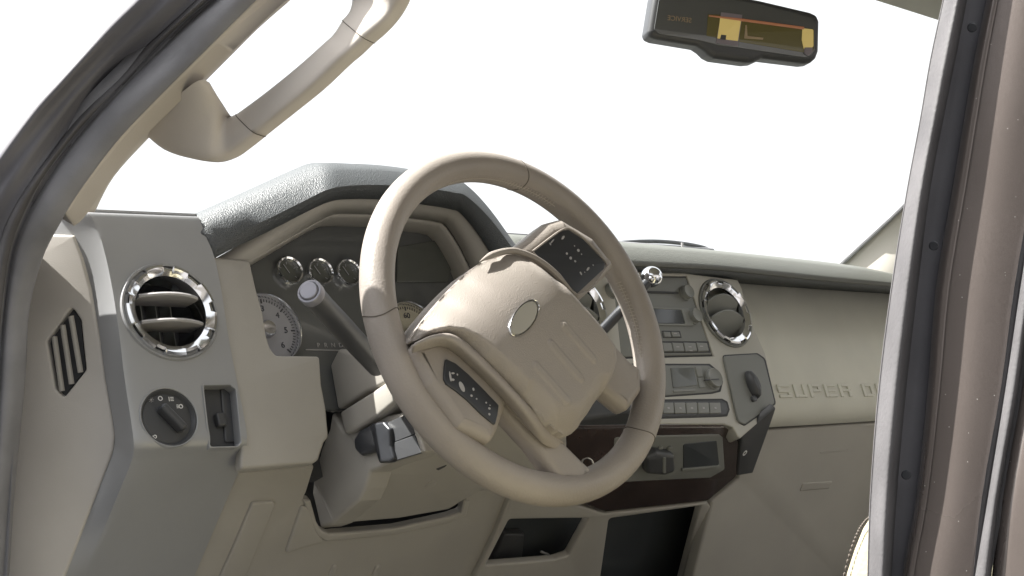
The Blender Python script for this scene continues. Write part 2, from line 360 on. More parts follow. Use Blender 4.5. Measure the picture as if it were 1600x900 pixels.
q = P(283, 633.5); ring_bm(bm, D, q[0]+.001, q[1], .0022, .0014, -.0024)
for dy in (.0014, 0, -.0014): box_bm(bm, D, q[0]-.0034, q[0]-.0013, q[1]+dy-.0003, q[1]+dy+.0003, -.0032, -.0023)
from_bm('switch_symbol', bm, WHITE, hsw); bm = bmesh.new()
q = P(243.5, 681); ring_bm(bm, D, q[0]+.0004, q[1], .0018, .0011, -.0022); box_bm(bm, D, q[0]-.002, q[0]-.0006, q[1]-.001, q[1]+.001, -.003, -.0022)
ring_bm(bm, D, q[0]+.0004, q[1]-.0032, .001, .0001, -.0022)
from_bm('switch_symbol', bm, WHITE, hsw)
bm = bmesh.new(); q = P(238, 623)
for k in range(8):
    a = k*math.pi/4; ring_bm(bm, D, q[0]+.0022*math.cos(a), q[1]+.0022*math.sin(a), .0004, .00005, -.0024, seg=8)
ring_bm(bm, D, *q, .0011, .0002, -.0024, seg=12)
from_bm('dial_symbol', bm, GREY, hsw)
pk = sheet('dimmer_switch', D, [(310, 595), (372, 594), (380, 700), (322, 704)], -.014, .01, BLACK, dash, 0)
sheet('pocket_frame', D, [(316, 600), (361, 599), (371, 607), (379, 692), (373, 699), (327, 700)], .0012, .014, SILVER, pk, .0012, holes=[[(317.5, 602), (359.5, 601), (368.5, 608), (376.5, 690), (371, 696.5), (329, 697.5)]], r=.003, hole_r=.003)
sheet('rocker', D, [(338, 644), (352, 643), (356, 664), (343, 666)], -.006, .008, BLACK, pk, .002)
sheet('thumb_wheel', D, [(345, 606), (362, 606), (370, 690), (352, 692)], -.0115, .008, BLACK, pk, .002)

# --- air vents
def vent(px, py, R, F, h, tilt, nv, name='air_vent', vm=None):
    u, v = F.loc(px, py, h); G = F.spun(u, v, 0, h)
    v0 = lathe(name, G, 0, 0, [(R*.985, .001), (R*.985, -.012), (R*.78, -.016), (R*.74, -.055), (0, -.055)], BLACK, dash, 72)
    # chrome bezel with stepped notches round its outer edge
    bm = bmesh.new(); n = 240; rows = []
    for i in range(n):
        a = 2*math.pi*i/n; ph = (a*9/(2*math.pi)) % 1; notch = ph < .33 if int(a*9/(2*math.pi)) % 2 == 0 else ph < .5
        ro = R*(.93 if notch else 1.0); hi = .0045 if notch else .0058
        pr = [(R*1.0, -.006), (ro, .0005), (ro-.0007, hi), (ro-.0035, hi+.0006), (R*.83, .0042), (R*.77, .0022), (R*.745, -.003), (R*.74, -.02)]
        rows.append([bm.verts.new(G.pt(r*math.cos(a), r*math.sin(a), z)) for r, z in pr])
    for i in range(n):
        A, B = rows[i], rows[(i+1) % n]
        for j in range(len(A)-1): bm.faces.new((A[j], A[j+1], B[j+1], B[j]))
    from_bm('chrome_ring', bm, CHROME, v0, 25)
    lathe('vent_surround', G, 0, 0, [(R*.985, -.004), (R*1.0, .002), (R*1.05, .0025), (R*1.075, -.0005), (R*1.08, -.006)], SILVER if name == 'air_vent' and px < 600 else PANEL, v0, 72)
    Ri = R*.73
    for yv in nv:                                   # louvres with a bowed front edge
        half = math.sqrt(max(Ri*Ri-yv*yv, 1e-6))*.985; bm = bmesh.new(); top = []; bot = []; N = 24
        c, s = math.cos(tilt), math.sin(tilt)
        def pt(x, d, t): return G.pt(x, yv + t*c - d*s, d*c + t*s)   # d: depth towards the front
        for i in range(N+1):
            x = -half + 2*half*i/N; bow = .011*(1-(x/half)**2)
            sec = [pt(x, -.026, .0006), pt(x, -.004+bow, .0020), pt(x, .0015+bow, .0018), pt(x, .0026+bow, 0), pt(x, .0015+bow, -.0018), pt(x, -.004+bow, -.0020), pt(x, -.026, -.0006)]
            top.append([bm.verts.new(p) for p in sec])
        for A, B in zip(top, top[1:]):
            for j in range(7): bm.faces.new((A[j], A[(j+1) % 7], B[(j+1) % 7], B[j]))
        bm.faces.new(top[0]); bm.faces.new(top[-1][::-1])
        from_bm('louvre', bm, vm or GREY, v0, 30)
    bm = bmesh.new()                                # upright fins behind the louvres
    for x in (-.45, .0, .45):
        hh = Ri*math.sqrt(1-x*x)*.96; box_bm(bm, G, Ri*x-.0006, Ri*x+.0006, -hh, hh, -.05, -.028)
    from_bm('fin', bm, PANEL, v0)
    return v0
vent(266, 487, .0485, D, 0, rad(4), (.0150, -.0125))

# --- beige column between silver trim and gauges, and the hood over them
bezel_l = [(330, 400), (391, 407), (400, 448), (411, 488), (417, 525), (423, 544), (432, 555), (500, 556), (503, 600), (510, 638), (514, 682), (507, 691), (498, 718), (491, 723), (376, 733), (378, 690), (368, 602), (345, 517), (335, 455)]
sheet('cluster_side_trim', D, bezel_l, -.003, .014, BEIGE, dash, .003, r=.004)
kT = [(304, 352), (404, 307), (478, 273), (510, 261), (545, 261), (600, 264), (670, 274), (704, 280), (724, 292), (755, 328), (798, 390), (840, 450)]
kM = [(316, 390), (410, 345), (480, 310), (510, 296), (540, 290), (600, 289), (675, 296), (706, 301), (728, 308), (764, 343), (806, 400), (846, 458)]
kZ = [(324, 410), (418, 358), (482, 324), (512, 311), (540, 307), (600, 308), (672, 318), (704, 324), (722, 332), (752, 369), (790, 430), (830, 490)]
kI = [(388, 409), (440, 379), (490, 350), (514, 338), (532, 334), (600, 336), (660, 343), (684, 347), (698, 354), (722, 392), (750, 450), (785, 510)]
tap = [-.35, .35, .8] + [1]*9
pT = [D.w(*p, .022*t) for p, t in zip(kT, tap)]; pM = [D.w(*p, .004+.038*t) for p, t in zip(kM, tap)]; pZ = [D.w(*p, .001+.021*t) for p, t in zip(kZ, tap)]; pI = [D.w(*p, -.006-.006*t) for p, t in zip(kI, tap)]
ctr = D.w(610, 420, 0)
def push(c, d): return [p + D.n*d + (p-ctr).normalized()*0 for p in c]
tb = [p + V((0, .26, -.045)) for p in pT]; tm = [p + V((0, .03, .004)) for p in pT]
mid = [(a*.55+b*.45) + D.n*.005 for a, b in zip(pT, pM)]
hood = skin('hood', [tb, tm, pT, mid, pM, lerp(pM, pZ, .12), pZ], DARK, dash, k=4, th=.004, sharp=50)
skin('cluster_bezel', [[p - D.n*.004 for p in pZ], pI], BEIGE, dash, k=4, th=.004)
pI2 = [p - D.n*.003 for p in pI]; c0 = D.w(600, 450, -.02)
pJ = [p.lerp(c0, .008) - D.n*.010 for p in pI]; pK = [p - D.n*.05 for p in pJ]
skin('bezel_lip', [pI2, pJ, pK], BEIGE, dash, k=4, th=.003, sharp=30)

# --- instrument cluster
H = -.045
clus = sheet('instrument_cluster', D, [(370, 400), (520, 315), (720, 335), (800, 470), (840, 640), (640, 640), (420, 640), (380, 560)], H, .01, GLOSS, dash, .001, r=.004)
for (px, py) in ((448.5, 426), (496.5, 428), (541, 429), (586, 431)):
    u, v = D.loc(px, py, H); R = .0165
    g = lathe('small_gauge', D, u, v, [(R, H), (R, H+.007), (R*.94, H+.0088), (R*.84, H+.0075), (R*.80, H+.002), (R*.78, H+.0015)], CHROME, clus, 40)
    bm = bmesh.new(); lathe_bm(bm, D, u, v, [(R*.8, H+.0008), (R*.8, H+.0022), (0, H+.0022)], 32)
    for k in range(5):
        a = rad(215-k*62); G = D.spun(u, v, a); box_bm(bm, G, R*.55, R*.72, -.0003, .0003, H+.002, H+.0028)
    G = D.spun(u, v, rad(120)); box_bm(bm, G, -.002, R*.6, -.0005, .0005, H+.0022, H+.0034)
    o = from_bm('small_gauge_face', bm, [SCREEN, GAUGE], clus)
    for p in o.data.polygons: p.material_index = 1 if len(p.vertices) == 4 and p.area < 1.2e-5 and p.index > 64 else 0
def big_gauge(px, py, R, digits, face=None):
    u, v = D.loc(px, py, H)
    lathe('gauge_ring', D, u, v, [(R, H), (R, H+.008), (R*.975, H+.0105), (R*.95, H+.009), (R*.92, H+.003)], CHROME, clus, 72)
    lathe('gauge_face', D, u, v, [(R*.93, H+.0005), (R*.93, H+.0025), (0, H+.0025)], face or GAUGE, clus, 64)
    bm = bmesh.new()
    for k in range(49):
        a = rad(225-k*270/48); G = D.spun(u, v, a); big = k % 8 == 0
        box_bm(bm, G, R*(.76 if big else .81), R*.88, -.0008 if big else -.0004, .0008 if big else .0004, H+.0024, H+.0031)
    from_bm('gauge_ticks', bm, MARK, clus)
    for k, s in enumerate(digits):
        a = rad(225-k*270/(len(digits)-1)); text('gauge_digit', s, R*.24, D, u+R*.60*math.cos(a), v+R*.60*math.sin(a), H+.0031, MARK, clus)
    lathe('gauge_hub', D, u, v, [(R*.24, H+.002), (R*.235, H+.008), (R*.19, H+.011), (0, H+.012)], CHROME2, clus, 40)
    G = D.spun(u, v, rad(222)); bm = bmesh.new(); box_bm(bm, G, 0, R*.8, -.0009, .0009, H+.006, H+.008); from_bm('gauge_needle', bm, WOOD, clus)
big_gauge(414, 517, .0405, '0123456'); big_gauge(640, 525, .0405, ['0', '20', '40', '60', '80', '100', '120'], TANF)
for ch, px in (('P', 497), ('R', 508.5), ('N', 520), ('D', 532)):
    text('gear_letter', ch, .0075, D, *D.loc(px, 540, H), H+.0008, GREY, clus)
bm = bmesh.new(); a, b = D.loc(477, 547, H), D.loc(540, 545.5, H); box_bm(bm, D, a[0], b[0], a[1]-.0005, a[1]+.0005, H-.001, H+.0012); from_bm('gear_line', bm, GREY, clus)
sheet('lens_reflection', D, [(622, 385), (700, 372), (712, 400), (700, 440), (620, 441)], H+.003, .004, SCREEN, clus, .001)  # grey patch painted in as a reflection on the cluster lens

# --- dark core that closes the dash behind its panels
core = slab_mesh('inner_frame', [[D.loc(*p, -.10) for p in ((330, 420), (900, 420), (1430, 470), (1500, 700), (900, 760), (360, 740))]], D.m(), -.12, -.10, 0)
link('inner_frame', core, VOID, dash)
core = slab_mesh('inner_frame', [[D2.loc(*p, -.10) for p in ((320, 720), (900, 720), (1500, 690), (1700, 1050), (700, 1050), (200, 1000))]], D2.m(), -.12, -.10, 0)
link('inner_frame', core, VOID, dash)

# --- knee panel with the opening for the column
knee = [(372, 739), (492, 728), (479, 770), (473, 781), (486, 784), (495, 817), (503, 830), (515, 836), (618, 827), (701, 809), (721, 802), (726, 783), (728, 765), (800, 765), (797, 776), (772, 838), (730, 920), (716, 960), (270, 960)]
kp = sheet('knee_panel', D2, knee, -.004, .012, BEIGE, dash, .003, r=.004)
lipo = [(474, 783), (486, 784), (495, 817), (503, 830), (515, 836), (618, 827), (701, 809), (721, 802), (726, 783), (735, 783), (729, 806), (704, 818), (620, 836), (510, 847), (496, 838), (487, 818), (478, 793)]
sheet('opening_lip', D2, lipo, -.001, .006, BEIGE, kp, .0022, r=.002)
def pad(name, pix, h, th, bev, parent, F=D2, m=BEIGE): return sheet(name, F, pix, h, th, m, parent, bev, r=.004)
pad('raised_rib', [(395, 786), (428, 784), (432, 790), (372, 935), (330, 935), (372, 840)], -.0005, .006, .0035, kp)
pad('raised_facet', [(472, 790), (484, 795), (494, 830), (508, 848), (470, 858), (446, 866)], -.0008, .006, .003, kp)
for x in (512, 580): pad('raised_rib', [(x+8, 885), (x+16, 884), (x-4, 940), (x-14, 940)], -.0018, .005, .002, kp)

# --- centre lower frame with its two bins
cfr = [(801, 770), (880, 779), (905, 790), (945, 803), (1106, 785), (1111, 792), (1062, 955), (717, 955), (774, 838)]
bin1 = [(796, 812), (921, 810), (889, 868), (868, 875), (759, 884)]
bin2 = [(952, 811), (1095, 791), (1055, 945), (933, 945)]
cfo = sheet('lower_console_frame', D2, cfr, .004, .012, BEIGE, dash, .003, holes=[bin1, bin2], r=.003, hole_r=.004)
sheet('bin_back', D2, [(740, 800), (1110, 780), (1080, 955), (700, 955)], -.045, .005, SCREEN2, cfo, 0)
pa = D2.w(845, 862, -.02); pb = D2.w(868, 876, -.01)
tube('bin_latch', [pa, pa.lerp(pb, .5)+V((0, 0, .002)), pb], .0016, GREY, cfo, 8)
sheet('bin_box', D2, [(790, 835), (820, 835), (815, 884), (765, 886)], -.03, .012, BLACK, cfo, .002)

# --- centre stack
ST = .008
stack = [(838, 480), (848, 424), (985, 424), (1067, 426), (1153, 437), (1160, 452), (1172, 500), (1196, 552), (1213, 632), (1212, 637), (1156, 686), (1146, 668), (1132, 663), (1037, 663), (860, 668)]
ve = D.loc(1133, 489, ST)
plate = [(1131, 556), (1183, 553), (1194, 561), (1211, 630), (1164, 663), (1154, 658)]
vm_ = D.loc(900, 484, ST)
bez = link('centre_stack_bezel', slab_mesh('bezel', [fillet([D.loc(*p, ST) for p in stack], .004), [D.loc(*p, ST) for p in ((1031, 431), (1073, 431), (1115, 556), (972, 560), (958, 431))],
    ell(*ve, .046, .046), ell(*vm_, .046, .046)], D.m(), ST-.02, ST, .002), SILVER2, dash)
vent(1133, 489, .0485, D, ST, rad(-52), (.0150, -.0090), vm=PANEL)
vent(900, 484, .0485, D, ST, rad(-52), (.0150, -.0090), vm=PANEL)
rdo = sheet('radio', D, [(950, 433), (1072, 433), (1113, 554), (962, 558)], ST-.001, .03, PANEL, dash, .002, r=.002)
def knob(name, px, py, R, F, h, m, parent, hh=.008):
    u, v = F.loc(px, py, h)
    return lathe(name, F, u, v, [(R*1.12, h-.002), (R*1.12, h+.001), (R*1.02, h+.0014), (R, h+hh*.8), (R*.93, h+hh), (R*.75, h+hh*.86), (0, h+hh*.8)], m, parent, 36)
knob('knob', 955, 455, .0098, D, ST, BTN, rdo); knob('knob', 1071, 458, .0098, D, ST, BTN, rdo); knob('knob', 1084, 495, .0098, D, ST, BTN, rdo)
sheet('disc_slot', D, [(1000, 454), (1060, 456), (1061, 459), (1000, 457)], ST+.0006, .003, VOID, rdo, 0)
sheet('radio_display', D, [(1000, 481), (1064, 484), (1070, 505), (1000, 505)], ST+.0005, .004, SCREEN2, rdo, .0005, r=.001)
sheet('display_trim', D, [(990, 478), (1076, 482), (1084, 509), (990, 507)], ST+.0008, .004, BTN, rdo, .0006, holes=[[(996, 480.5), (1065, 484), (1071, 505.5), (996, 505)]], r=.001)
for a, b in ((1037, 1047), (1049, 1061)): sheet('button', D, [(a, 518), (b, 518.5), (b+2.5, 526), (a+2.5, 526)], ST+.002, .004, BTN, rdo, .0008, r=.0008)
for a, b in ((1020, 1033), (1035, 1049), (1050.5, 1067), (1068.5, 1087), (1088.5, 1105)): sheet('button', D, [(a, 535), (b, 535.5), (b+3, 548.5), (a+3, 549)], ST+.002, .004, BTN, rdo, .001, r=.0008)
for px, py in ((1055, 521), (1059, 542), (1078, 542), (1096, 541), (1080, 548)):
    bm = bmesh.new(); u, v = D.loc(px, py, ST+.002); box_bm(bm, D, u-.003, u+.003, v-.0006, v+.0006, ST+.0015, ST+.0023); from_bm('button_print', bm, GREY, rdo)
for nm, pl in (('panel_gap', [(945, 431), (1073.2, 431), (1115.5, 556.5), (957, 560.5)]), ('panel_gap', [(960, 568), (1109, 568.3), (1122, 579), (1130, 596), (1126, 612), (1113, 615.3), (1043, 620.3), (960, 622)]), ('panel_gap', [(960, 624.8), (1128.5, 622.8), (1137, 627.5), (1140.3, 640), (1136.5, 650.5), (1126, 651.5), (960, 656.5)])):
    sheet(nm, D, pl, ST+.0004 if pl[0][0] == 960 else ST-.0022, .003, VOID, dash, .0001, r=.003)
sheet('button_gap', D, [(1010, 533), (1107, 533.2), (1110.5, 550.8), (1012, 551.3)], ST-.0004, .002, VOID, rdo, .0001, r=.0008)
sheet('button_gap', D, [(1034, 516.6), (1062.5, 517), (1065.3, 527.6), (1036, 527.6)], ST-.0004, .002, VOID, rdo, .0001, r=.0008)
cli = sheet('climate_control', D, [(960, 570), (1108, 570.5), (1120, 580), (1128, 596), (1124, 610), (1112, 613), (1043, 618), (960, 620)], ST+.001, .01, PANEL, dash, .0015, r=.004)
sheet('climate_display', D, [(1048, 575), (1084, 574), (1090, 602), (1052, 606)], ST+.0018, .003, SCREEN, cli, .0005, r=.001)
for pl in ([(1087, 573), (1096, 573), (1099, 588), (1091, 589)], [(1091, 591), (1100, 590), (1103, 605), (1094, 606)], [(1052, 609), (1086, 606.5), (1087, 611), (1053, 613)]): sheet('button', D, pl, ST+.0025, .004, BTN, cli, .0008, r=.0008)
k_ = knob('knob', 1113, 592, .0135, D, ST+.001, BTN, cli, .007)
sheet('knob_split', D, [(1102, 592.5), (1124, 591.5), (1124, 593), (1102, 594)], ST+.0075, .003, BLACK, cli, 0)
row = sheet('switch_row', D, [(960, 627), (1128, 625), (1135, 629), (1138, 640), (1135, 648), (1126, 649), (960, 654)], ST+.001, .01, BLACK, dash, .0015, r=.003)
for k in range(8):
    a = 1126-18.3*(k+1); sheet('button', D, [(a+1, 629), (a+18, 628.6), (a+19.5, 645.5), (a+2.5, 646)], ST+.0032, .004, BTN, row, .001, r=.001)
    u, v = D.loc(a+10, 637.5, ST+.0032); bm = bmesh.new(); box_bm(bm, D, u-.002, u+.002, v-.0012, v+.0012, ST+.0028, ST+.0035); from_bm('button_print', bm, GREY, row)
pp = sheet('lock_plate', D, plate, ST+.0035, .008, PANEL, dash, .0012, r=.007)
sheet('plate_gap', D, [(1129, 554.5), (1184, 551.5), (1196, 560), (1213, 631), (1164, 665.5), (1152.5, 659)], ST+.0012, .006, VOID, pp, .0004, r=.007)
u, v = D.loc(1174, 602, ST+.004); G = D.spun(u, v, rad(98), ST)
lathe('toggle', G, 0, 0, [(.0001, .016), (.008, .0155), (.0125, .012), (.014, .006), (.0135, .003)], BLACK, pp, 32, ax=1.45, ay=.62)
sheet('toggle_tip', D, [(1176, 618), (1183, 617), (1184, 626), (1178, 627)], ST+.008, .006, BLACK, pp, .001)

# burgundy trim with controls under the stack
wood = [(880, 664), (1037, 664), (1130, 664), (1147, 670), (1156, 690), (1153, 745), (1106, 785), (946, 802), (880, 778)]
wd = sheet('wood_trim', D2, wood, .006, .02, WOOD, dash, .005, r=.01)
inner = sheet('control_insert', D2, [(960, 684), (1025, 681), (1124, 679), (1130, 684), (1133, 734), (1110, 747), (1011, 752), (960, 755)], .0072, .006, PANEL, wd, .002, r=.004)
sheet('pocket_screen', D2, [(1068, 694), (1120, 689), (1124, 727), (1068, 733)], .008, .003, SCREEN2, wd, .0005)
sheet('pocket_lip', D2, [(1066, 733), (1126, 728), (1126, 732), (1066, 737)], .010, .005, PANEL, wd, .001)
kb = sheet('control_knob', D2, [(1010, 716), (1028, 708), (1055, 712), (1057, 738), (1040, 744), (1012, 742)], .020, .016, BLACK, wd, .005, r=.006)
sheet('knob_mark', D2, [(1036, 715), (1041, 715), (1041, 740), (1036, 740)], .0208, .003, PANEL, wd, .0008)
for px in (1030, 1045): 
    u, v = D2.loc(px, 700, .0072); lathe('button', D2, u, v, [(.004, .006), (.004, .0095), (.003, .0105), (0, .0105)], PANEL, wd, 16)
sideblk = [(1158, 681), (1214, 636), (1203, 668), (1177, 740), (1152, 744), (1156, 700)]
sb_ = sheet('stack_side', D2, sideblk, .007, .012, BLACK, dash, .003, r=.003)
u, v = D2.loc(1164, 708, .0075); bm = bmesh.new(); lathe_bm(bm, D2, u, v, [(.0022, .0068), (.0022, .0078), (.0036, .0078), (.0036, .0068)], 20, ax=.9, ay=1.25); from_bm('side_symbol', bm, WHITE, sb_)

# --- passenger side: top pad, glove panel, lower box
kt = [(770, 369), (985, 384), (1113, 395), (1313, 416), (1400, 432), (1480, 445)]
kn_ = [(770, 402), (990, 417), (1120, 423), (1280, 439), (1400, 449), (1480, 458)]
ku = [(770, 414), (990, 429), (1120, 440), (1280, 452), (1400, 460), (1480, 468)]
q0 = [D.w(*p, -.006) for p in kt]; q2 = [D.w(*p, .022) for p in kn_]; q3 = [D.w(*p, -.012) for p in ku]
q1 = [(a*.62+b*.38)+D.n*.010 for a, b in zip(q0, q2)]
skin('top_pad', [[p+V((0, .42, -.02)) for p in q0], [p+V((0, .04, .003)) for p in q0], q0, q1, lerp(q1, q2, .7), q2], PADTOP, dash, k=5, th=.004, sharp=50)
skin('pad_underside', [q2, q3], DARK, dash, k=5, th=.003)  # shade under the pad put into a dark vinyl colour
gl0 = [(1040, 436), (1160, 443), (1280, 450), (1395, 458), (1480, 463)]
gl1 = [(1120, 560), (1200, 560), (1290, 560), (1395, 560), (1480, 560)]
gl2 = [(1130, 638), (1216, 625), (1300, 622), (1395, 619), (1480, 616)]
gl3 = [(1135, 652), (1214, 640), (1300, 636), (1395, 632), (1480, 629)]
gl4 = [(1140, 672), (1212, 667), (1300, 662), (1395, 656), (1480, 651)]
GP = -.014
gl = skin('glove_panel', [[D.w(*p, GP) for p in c] if i < 3 else ([D.w(*p, GP-.004) for p in c] if i == 3 else [D.w(*p, GP-.016) for p in c]) for i, c in enumerate((gl0, gl1, gl2, gl3, gl4))], STONE, dash, k=4, th=.006, sharp=60)
# raised lettering
GL = {'S': [(0, 4, 4, 5), (0, 2.5, 1, 4), (0, 2, 4, 3), (3, 1, 4, 2), (0, 0, 4, 1)], 'U': [(0, 0, 1, 5), (3, 0, 4, 5), (1, 0, 3, 1)],
      'P': [(0, 0, 1, 5), (1, 4, 4, 5), (3, 2, 4, 4), (1, 2, 3, 3)], 'E': [(0, 0, 1, 5), (1, 4, 4, 5), (1, 2, 3.6, 3), (1, 0, 4, 1)],
      'R': [(0, 0, 1, 5), (1, 4, 4, 5), (3, 2.6, 4, 4), (1, 2, 3.6, 3), (3, 0, 4, 2)], 'D': [(0, 0, 1, 5), (1, 4, 3.4, 5), (3, .6, 4, 4.4), (1, 0, 3.4, 1)], 'T': [(0, 4, 4, 5), (1.5, 0, 2.5, 4)], 'Y': [(0, 2, 1, 5), (3, 2, 4, 5), (0, 2, 4, 3), (1.5, 0, 2.5, 2)]}
x0, y0 = D.loc(1218, 622, GP); x1, y1 = D.loc(1331, 619, GP); cw = (x1-x0)/(5*5.2-1.2); chh = (D.loc(1218, 601, GP)[1]-y0)/5
xx = x0
for word in ('SUPER', 'DUTY'):
    bm = bmesh.new()
    for ch in word:
        for (a, b, c, d) in GL[ch]: box_bm(bm, D, xx+a*cw, xx+c*cw, y0+b*chh, y0+d*chh, GP-.003, GP+.0024)
        xx += 5.2*cw
    xx += 3.2*cw
    bmesh.ops.bevel(bm, geom=list(bm.edges), offset=.0006, segments=1, affect='EDGES')
    from_bm('raised_lettering', bm, STONE, gl)
hg = D.w(1290, 662, GP-.02); G2 = Fr(hg, (1, 0, 0), (0, -math.sin(rad(22)), math.cos(rad(22))))
gb = sheet('lower_glove_box', G2, [(1150, 675), (1212, 671), (1300, 665), (1480, 654), (1560, 1150), (1030, 1150), (1084, 900), (1113, 784), (1154, 748)], 0, .02, BEIGE, dash, .004, r=.003)
sheet('box_latch', G2, [(1255, 755), (1302, 752), (1296, 764), (1250, 768)], .0015, .006, BEIGE, gb, .002)
sheet('box_crease', G2, [(1282, 707), (1326, 703), (1326, 704.4), (1282, 708.4)], .0012, .004, BEIGE, gb, .0004)

# ================================================================== STEERING WHEEL
wheel = thing('steering_wheel', 'tan leather steering wheel with four spokes and black button pads turned to the left', 'steering wheel', W.pt(0, 0, 0))
TR = .0163; RC = WR - TR
def torus(name, R, r, F, m, parent, h=0, n=160, k=28, a0=0, a1=2*math.pi, rn=None):
    bm = bmesh.new(); rows = []; full = abs(a1-a0-2*math.pi) < 1e-6
    for i in range(n + (0 if full else 1)):
        a = a0+(a1-a0)*i/n
        rows.append([bm.verts.new(F.pt((R+r*math.cos(b))*math.cos(a), (R+r*math.cos(b))*math.sin(a), h+r*1.06*math.sin(b))) for b in [2*math.pi*j/k for j in range(k)]])
    for i in range(n if full else n):
        A, B = rows[i], rows[(i+1) % len(rows)]
        for j in range(k): bm.faces.new((A[j], A[(j+1) % k], B[(j+1) % k], B[j]))
    return from_bm(name, bm, m, parent)
rim = torus('rim', RC, TR, W, LEATHER, wheel)
def ang_of(px, py, h=0): u, v = W.loc(px, py, h); return math.atan2(v, u)
for (px, py) in ((808, 268), (590, 495), (1003, 690)):
    a = ang_of(px, py); c = W.pt(RC*math.cos(a), RC*math.sin(a)); er = W.x*math.cos(a)+W.y*math.sin(a); tg = W.y*math.cos(a)-W.x*math.sin(a)
    path = [c + (er*math.cos(b)+W.n*1.06*math.sin(b))*(TR*1.0) + tg*.004*math.sin(b*2) for b in [2*math.pi*j/40 for j in range(41)]]
    bm = bmesh.new(); tube_bm(bm, path, .0006, 6); from_bm('rim_seam', bm, SEAM, rim)
for (p, q) in (((690, 275), (858, 345)), ((975, 440), (1000, 560))):
    a, b = ang_of(*p), ang_of(*q); n = int(abs(a-b)*RC/.0042); bm = bmesh.new()
    def sp(bb, tt): er = W.x*math.cos(tt)+W.y*math.sin(tt); return W.pt(RC*math.cos(tt), RC*math.sin(tt)) + (er*math.cos(bb)+W.n*1.06*math.sin(bb))*(TR+.0002)
    for i in range(n):
        t = a+(b-a)*i/n; tube_bm(bm, [sp(rad(156), t), sp(rad(166), t+.004), sp(rad(176), t+.008)], .0005, 6)
    tube_bm(bm, [sp(rad(166), a+(b-a)*i/40) for i in range(41)], .00045, 6)
    o = from_bm('rim_stitching', bm, THREAD, rim)
# airbag cover: rounded cushion swelling from a traced outline
cov = [(640, 534), (655, 506), (688, 466), (720, 434), (748, 412), (772, 402), (796, 397), (814, 401), (832, 411), (860, 434), (902, 478), (935, 516), (956, 550), (953, 572), (944, 604), (926, 632), (908, 658), (894, 676), (884, 680), (868, 672), (850, 654), (820, 620), (790, 590), (760, 562), (736, 538), (716, 524), (696, 519), (672, 523)]
HB, HT = .018, .052
ribs = [(V(W.loc(*p, .053)), V(W.loc(*q, .053))) for p, q in (((838, 572), (886, 626)), ((862, 538), (906, 590)), ((882, 509), (926, 560)))]
def cushion(name, pix, widths, hb, ht, m, parent):
    # height grows with the distance from the outline; each edge has its own shoulder width
    pts = [V(W.loc(*p, z)) for p, z in zip(pix, hb)]; n = len(pts)
    def base(q):
        ws = [1/((q-p).length_squared+2e-5) for p in pts]; return sum(a*z for a, z in zip(ws, hb))/sum(ws)
    bl = []
    for i in range(n):
        p0, p1, p2, p3 = pts[i-1], pts[i], pts[(i+1) % n], pts[(i+2) % n]
        for j in range(6):
            t = j/6; bl.append(.5*((2*p1)+(p2-p0)*t+(2*p0-5*p1+4*p2-p3)*t*t+(3*p1-p0-3*p2+p3)*t**3))
    def f(q):
        best = 0; k = 26.0
        for i in range(n):
            a, b = pts[i], pts[(i+1) % n]; ab = b-a; t = max(0, min(1, (q-a).dot(ab)/ab.length_squared)); d = (q-(a+ab*t)).length/widths[i]
            best += math.exp(-k*min(d, 3))
        x = max(0, min(1, -math.log(best+1e-12)/k)); z = base(q); z = z + (ht-z)*(1-(1-x)**2.0)
        for (a, b) in ribs:
            ab = b-a; t = max(0, min(1, (q-a).dot(ab)/ab.length_squared)); d = (q-(a+ab*t)).length
            z += .0017*max(0, min(1, (.0052-d)/.0022))
        return z
    from mathutils.geometry import delaunay_2d_cdt
    def inside(q):
        c = False; N = len(bl)
        for i in range(N):
            a, b = bl[i-1], bl[i]
            if (a.y > q.y) != (b.y > q.y) and q.x < (b.x-a.x)*(q.y-a.y)/(b.y-a.y)+a.x: c = not c
        return c
    N = len(bl); ptsin = list(bl); x0 = min(q.x for q in bl); x1 = max(q.x for q in bl); y0 = min(q.y for q in bl); y1 = max(q.y for q in bl); st = .0015
    for iy in range(int((y1-y0)/st)+1):
        for ix in range(int((x1-x0)/st)+1):
            q = V((x0+(ix+.5*(iy % 2))*st, y0+iy*st))
            if inside(q) and min((q-e).length for e in bl) > .0012: ptsin.append(q)
    r = delaunay_2d_cdt([V((q.x, q.y)) for q in ptsin], [(i, (i+1) % N) for i in range(N)], [], 1, 1e-7)
    bm = bmesh.new(); vs = [bm.verts.new(W.pt(q.x, q.y, f(q))) for q in r[0]]
    for fc in r[2]: bm.faces.new([vs[i] for i in fc])
    low = [bm.verts.new(W.pt(q.x, q.y, -.004)) for q in bl]
    for i in range(N):
        try: bm.faces.new((vs[i], vs[(i+1) % N], low[(i+1) % N], low[i]))
        except ValueError: pass
    bm.faces.new(low[::-1])
    return from_bm(name, bm, m, parent, 80)
wds = [.075]*5 + [.05]*2 + [.03]*2 + [.02]*4 + [.016]*2 + [.026]*4 + [.016]*2 + [.010]*6 + [.012]*2
hbs = [.022, .022, .023, .024, .026, .026, .03, .03, .03, .031, .032, .032, .03, .026, .024, .024, .024, .026, .030, .036, .040, .041, .041, .041, .040, .039, .035, .028]
airbag = cushion('airbag_cover', cov, wds, hbs, .053, AIRBAG, wheel)
u, v = W.loc(818, 497, .053); em = W.spun(u, v, rad(39), 0)
emb = lathe('emblem', em, 0, 0, [(0, .0544), (.0135, .0543), (.0148, .0525)], SILVER2, airbag, 48, ax=1.8, ay=.70)
lathe('emblem_ring', em, 0, 0, [(.0149, .0505), (.0150, .0545), (.0152, .0549), (.0155, .0545), (.0157, .0505)], CHROME, airbag, 64, ax=1.8, ay=.70)
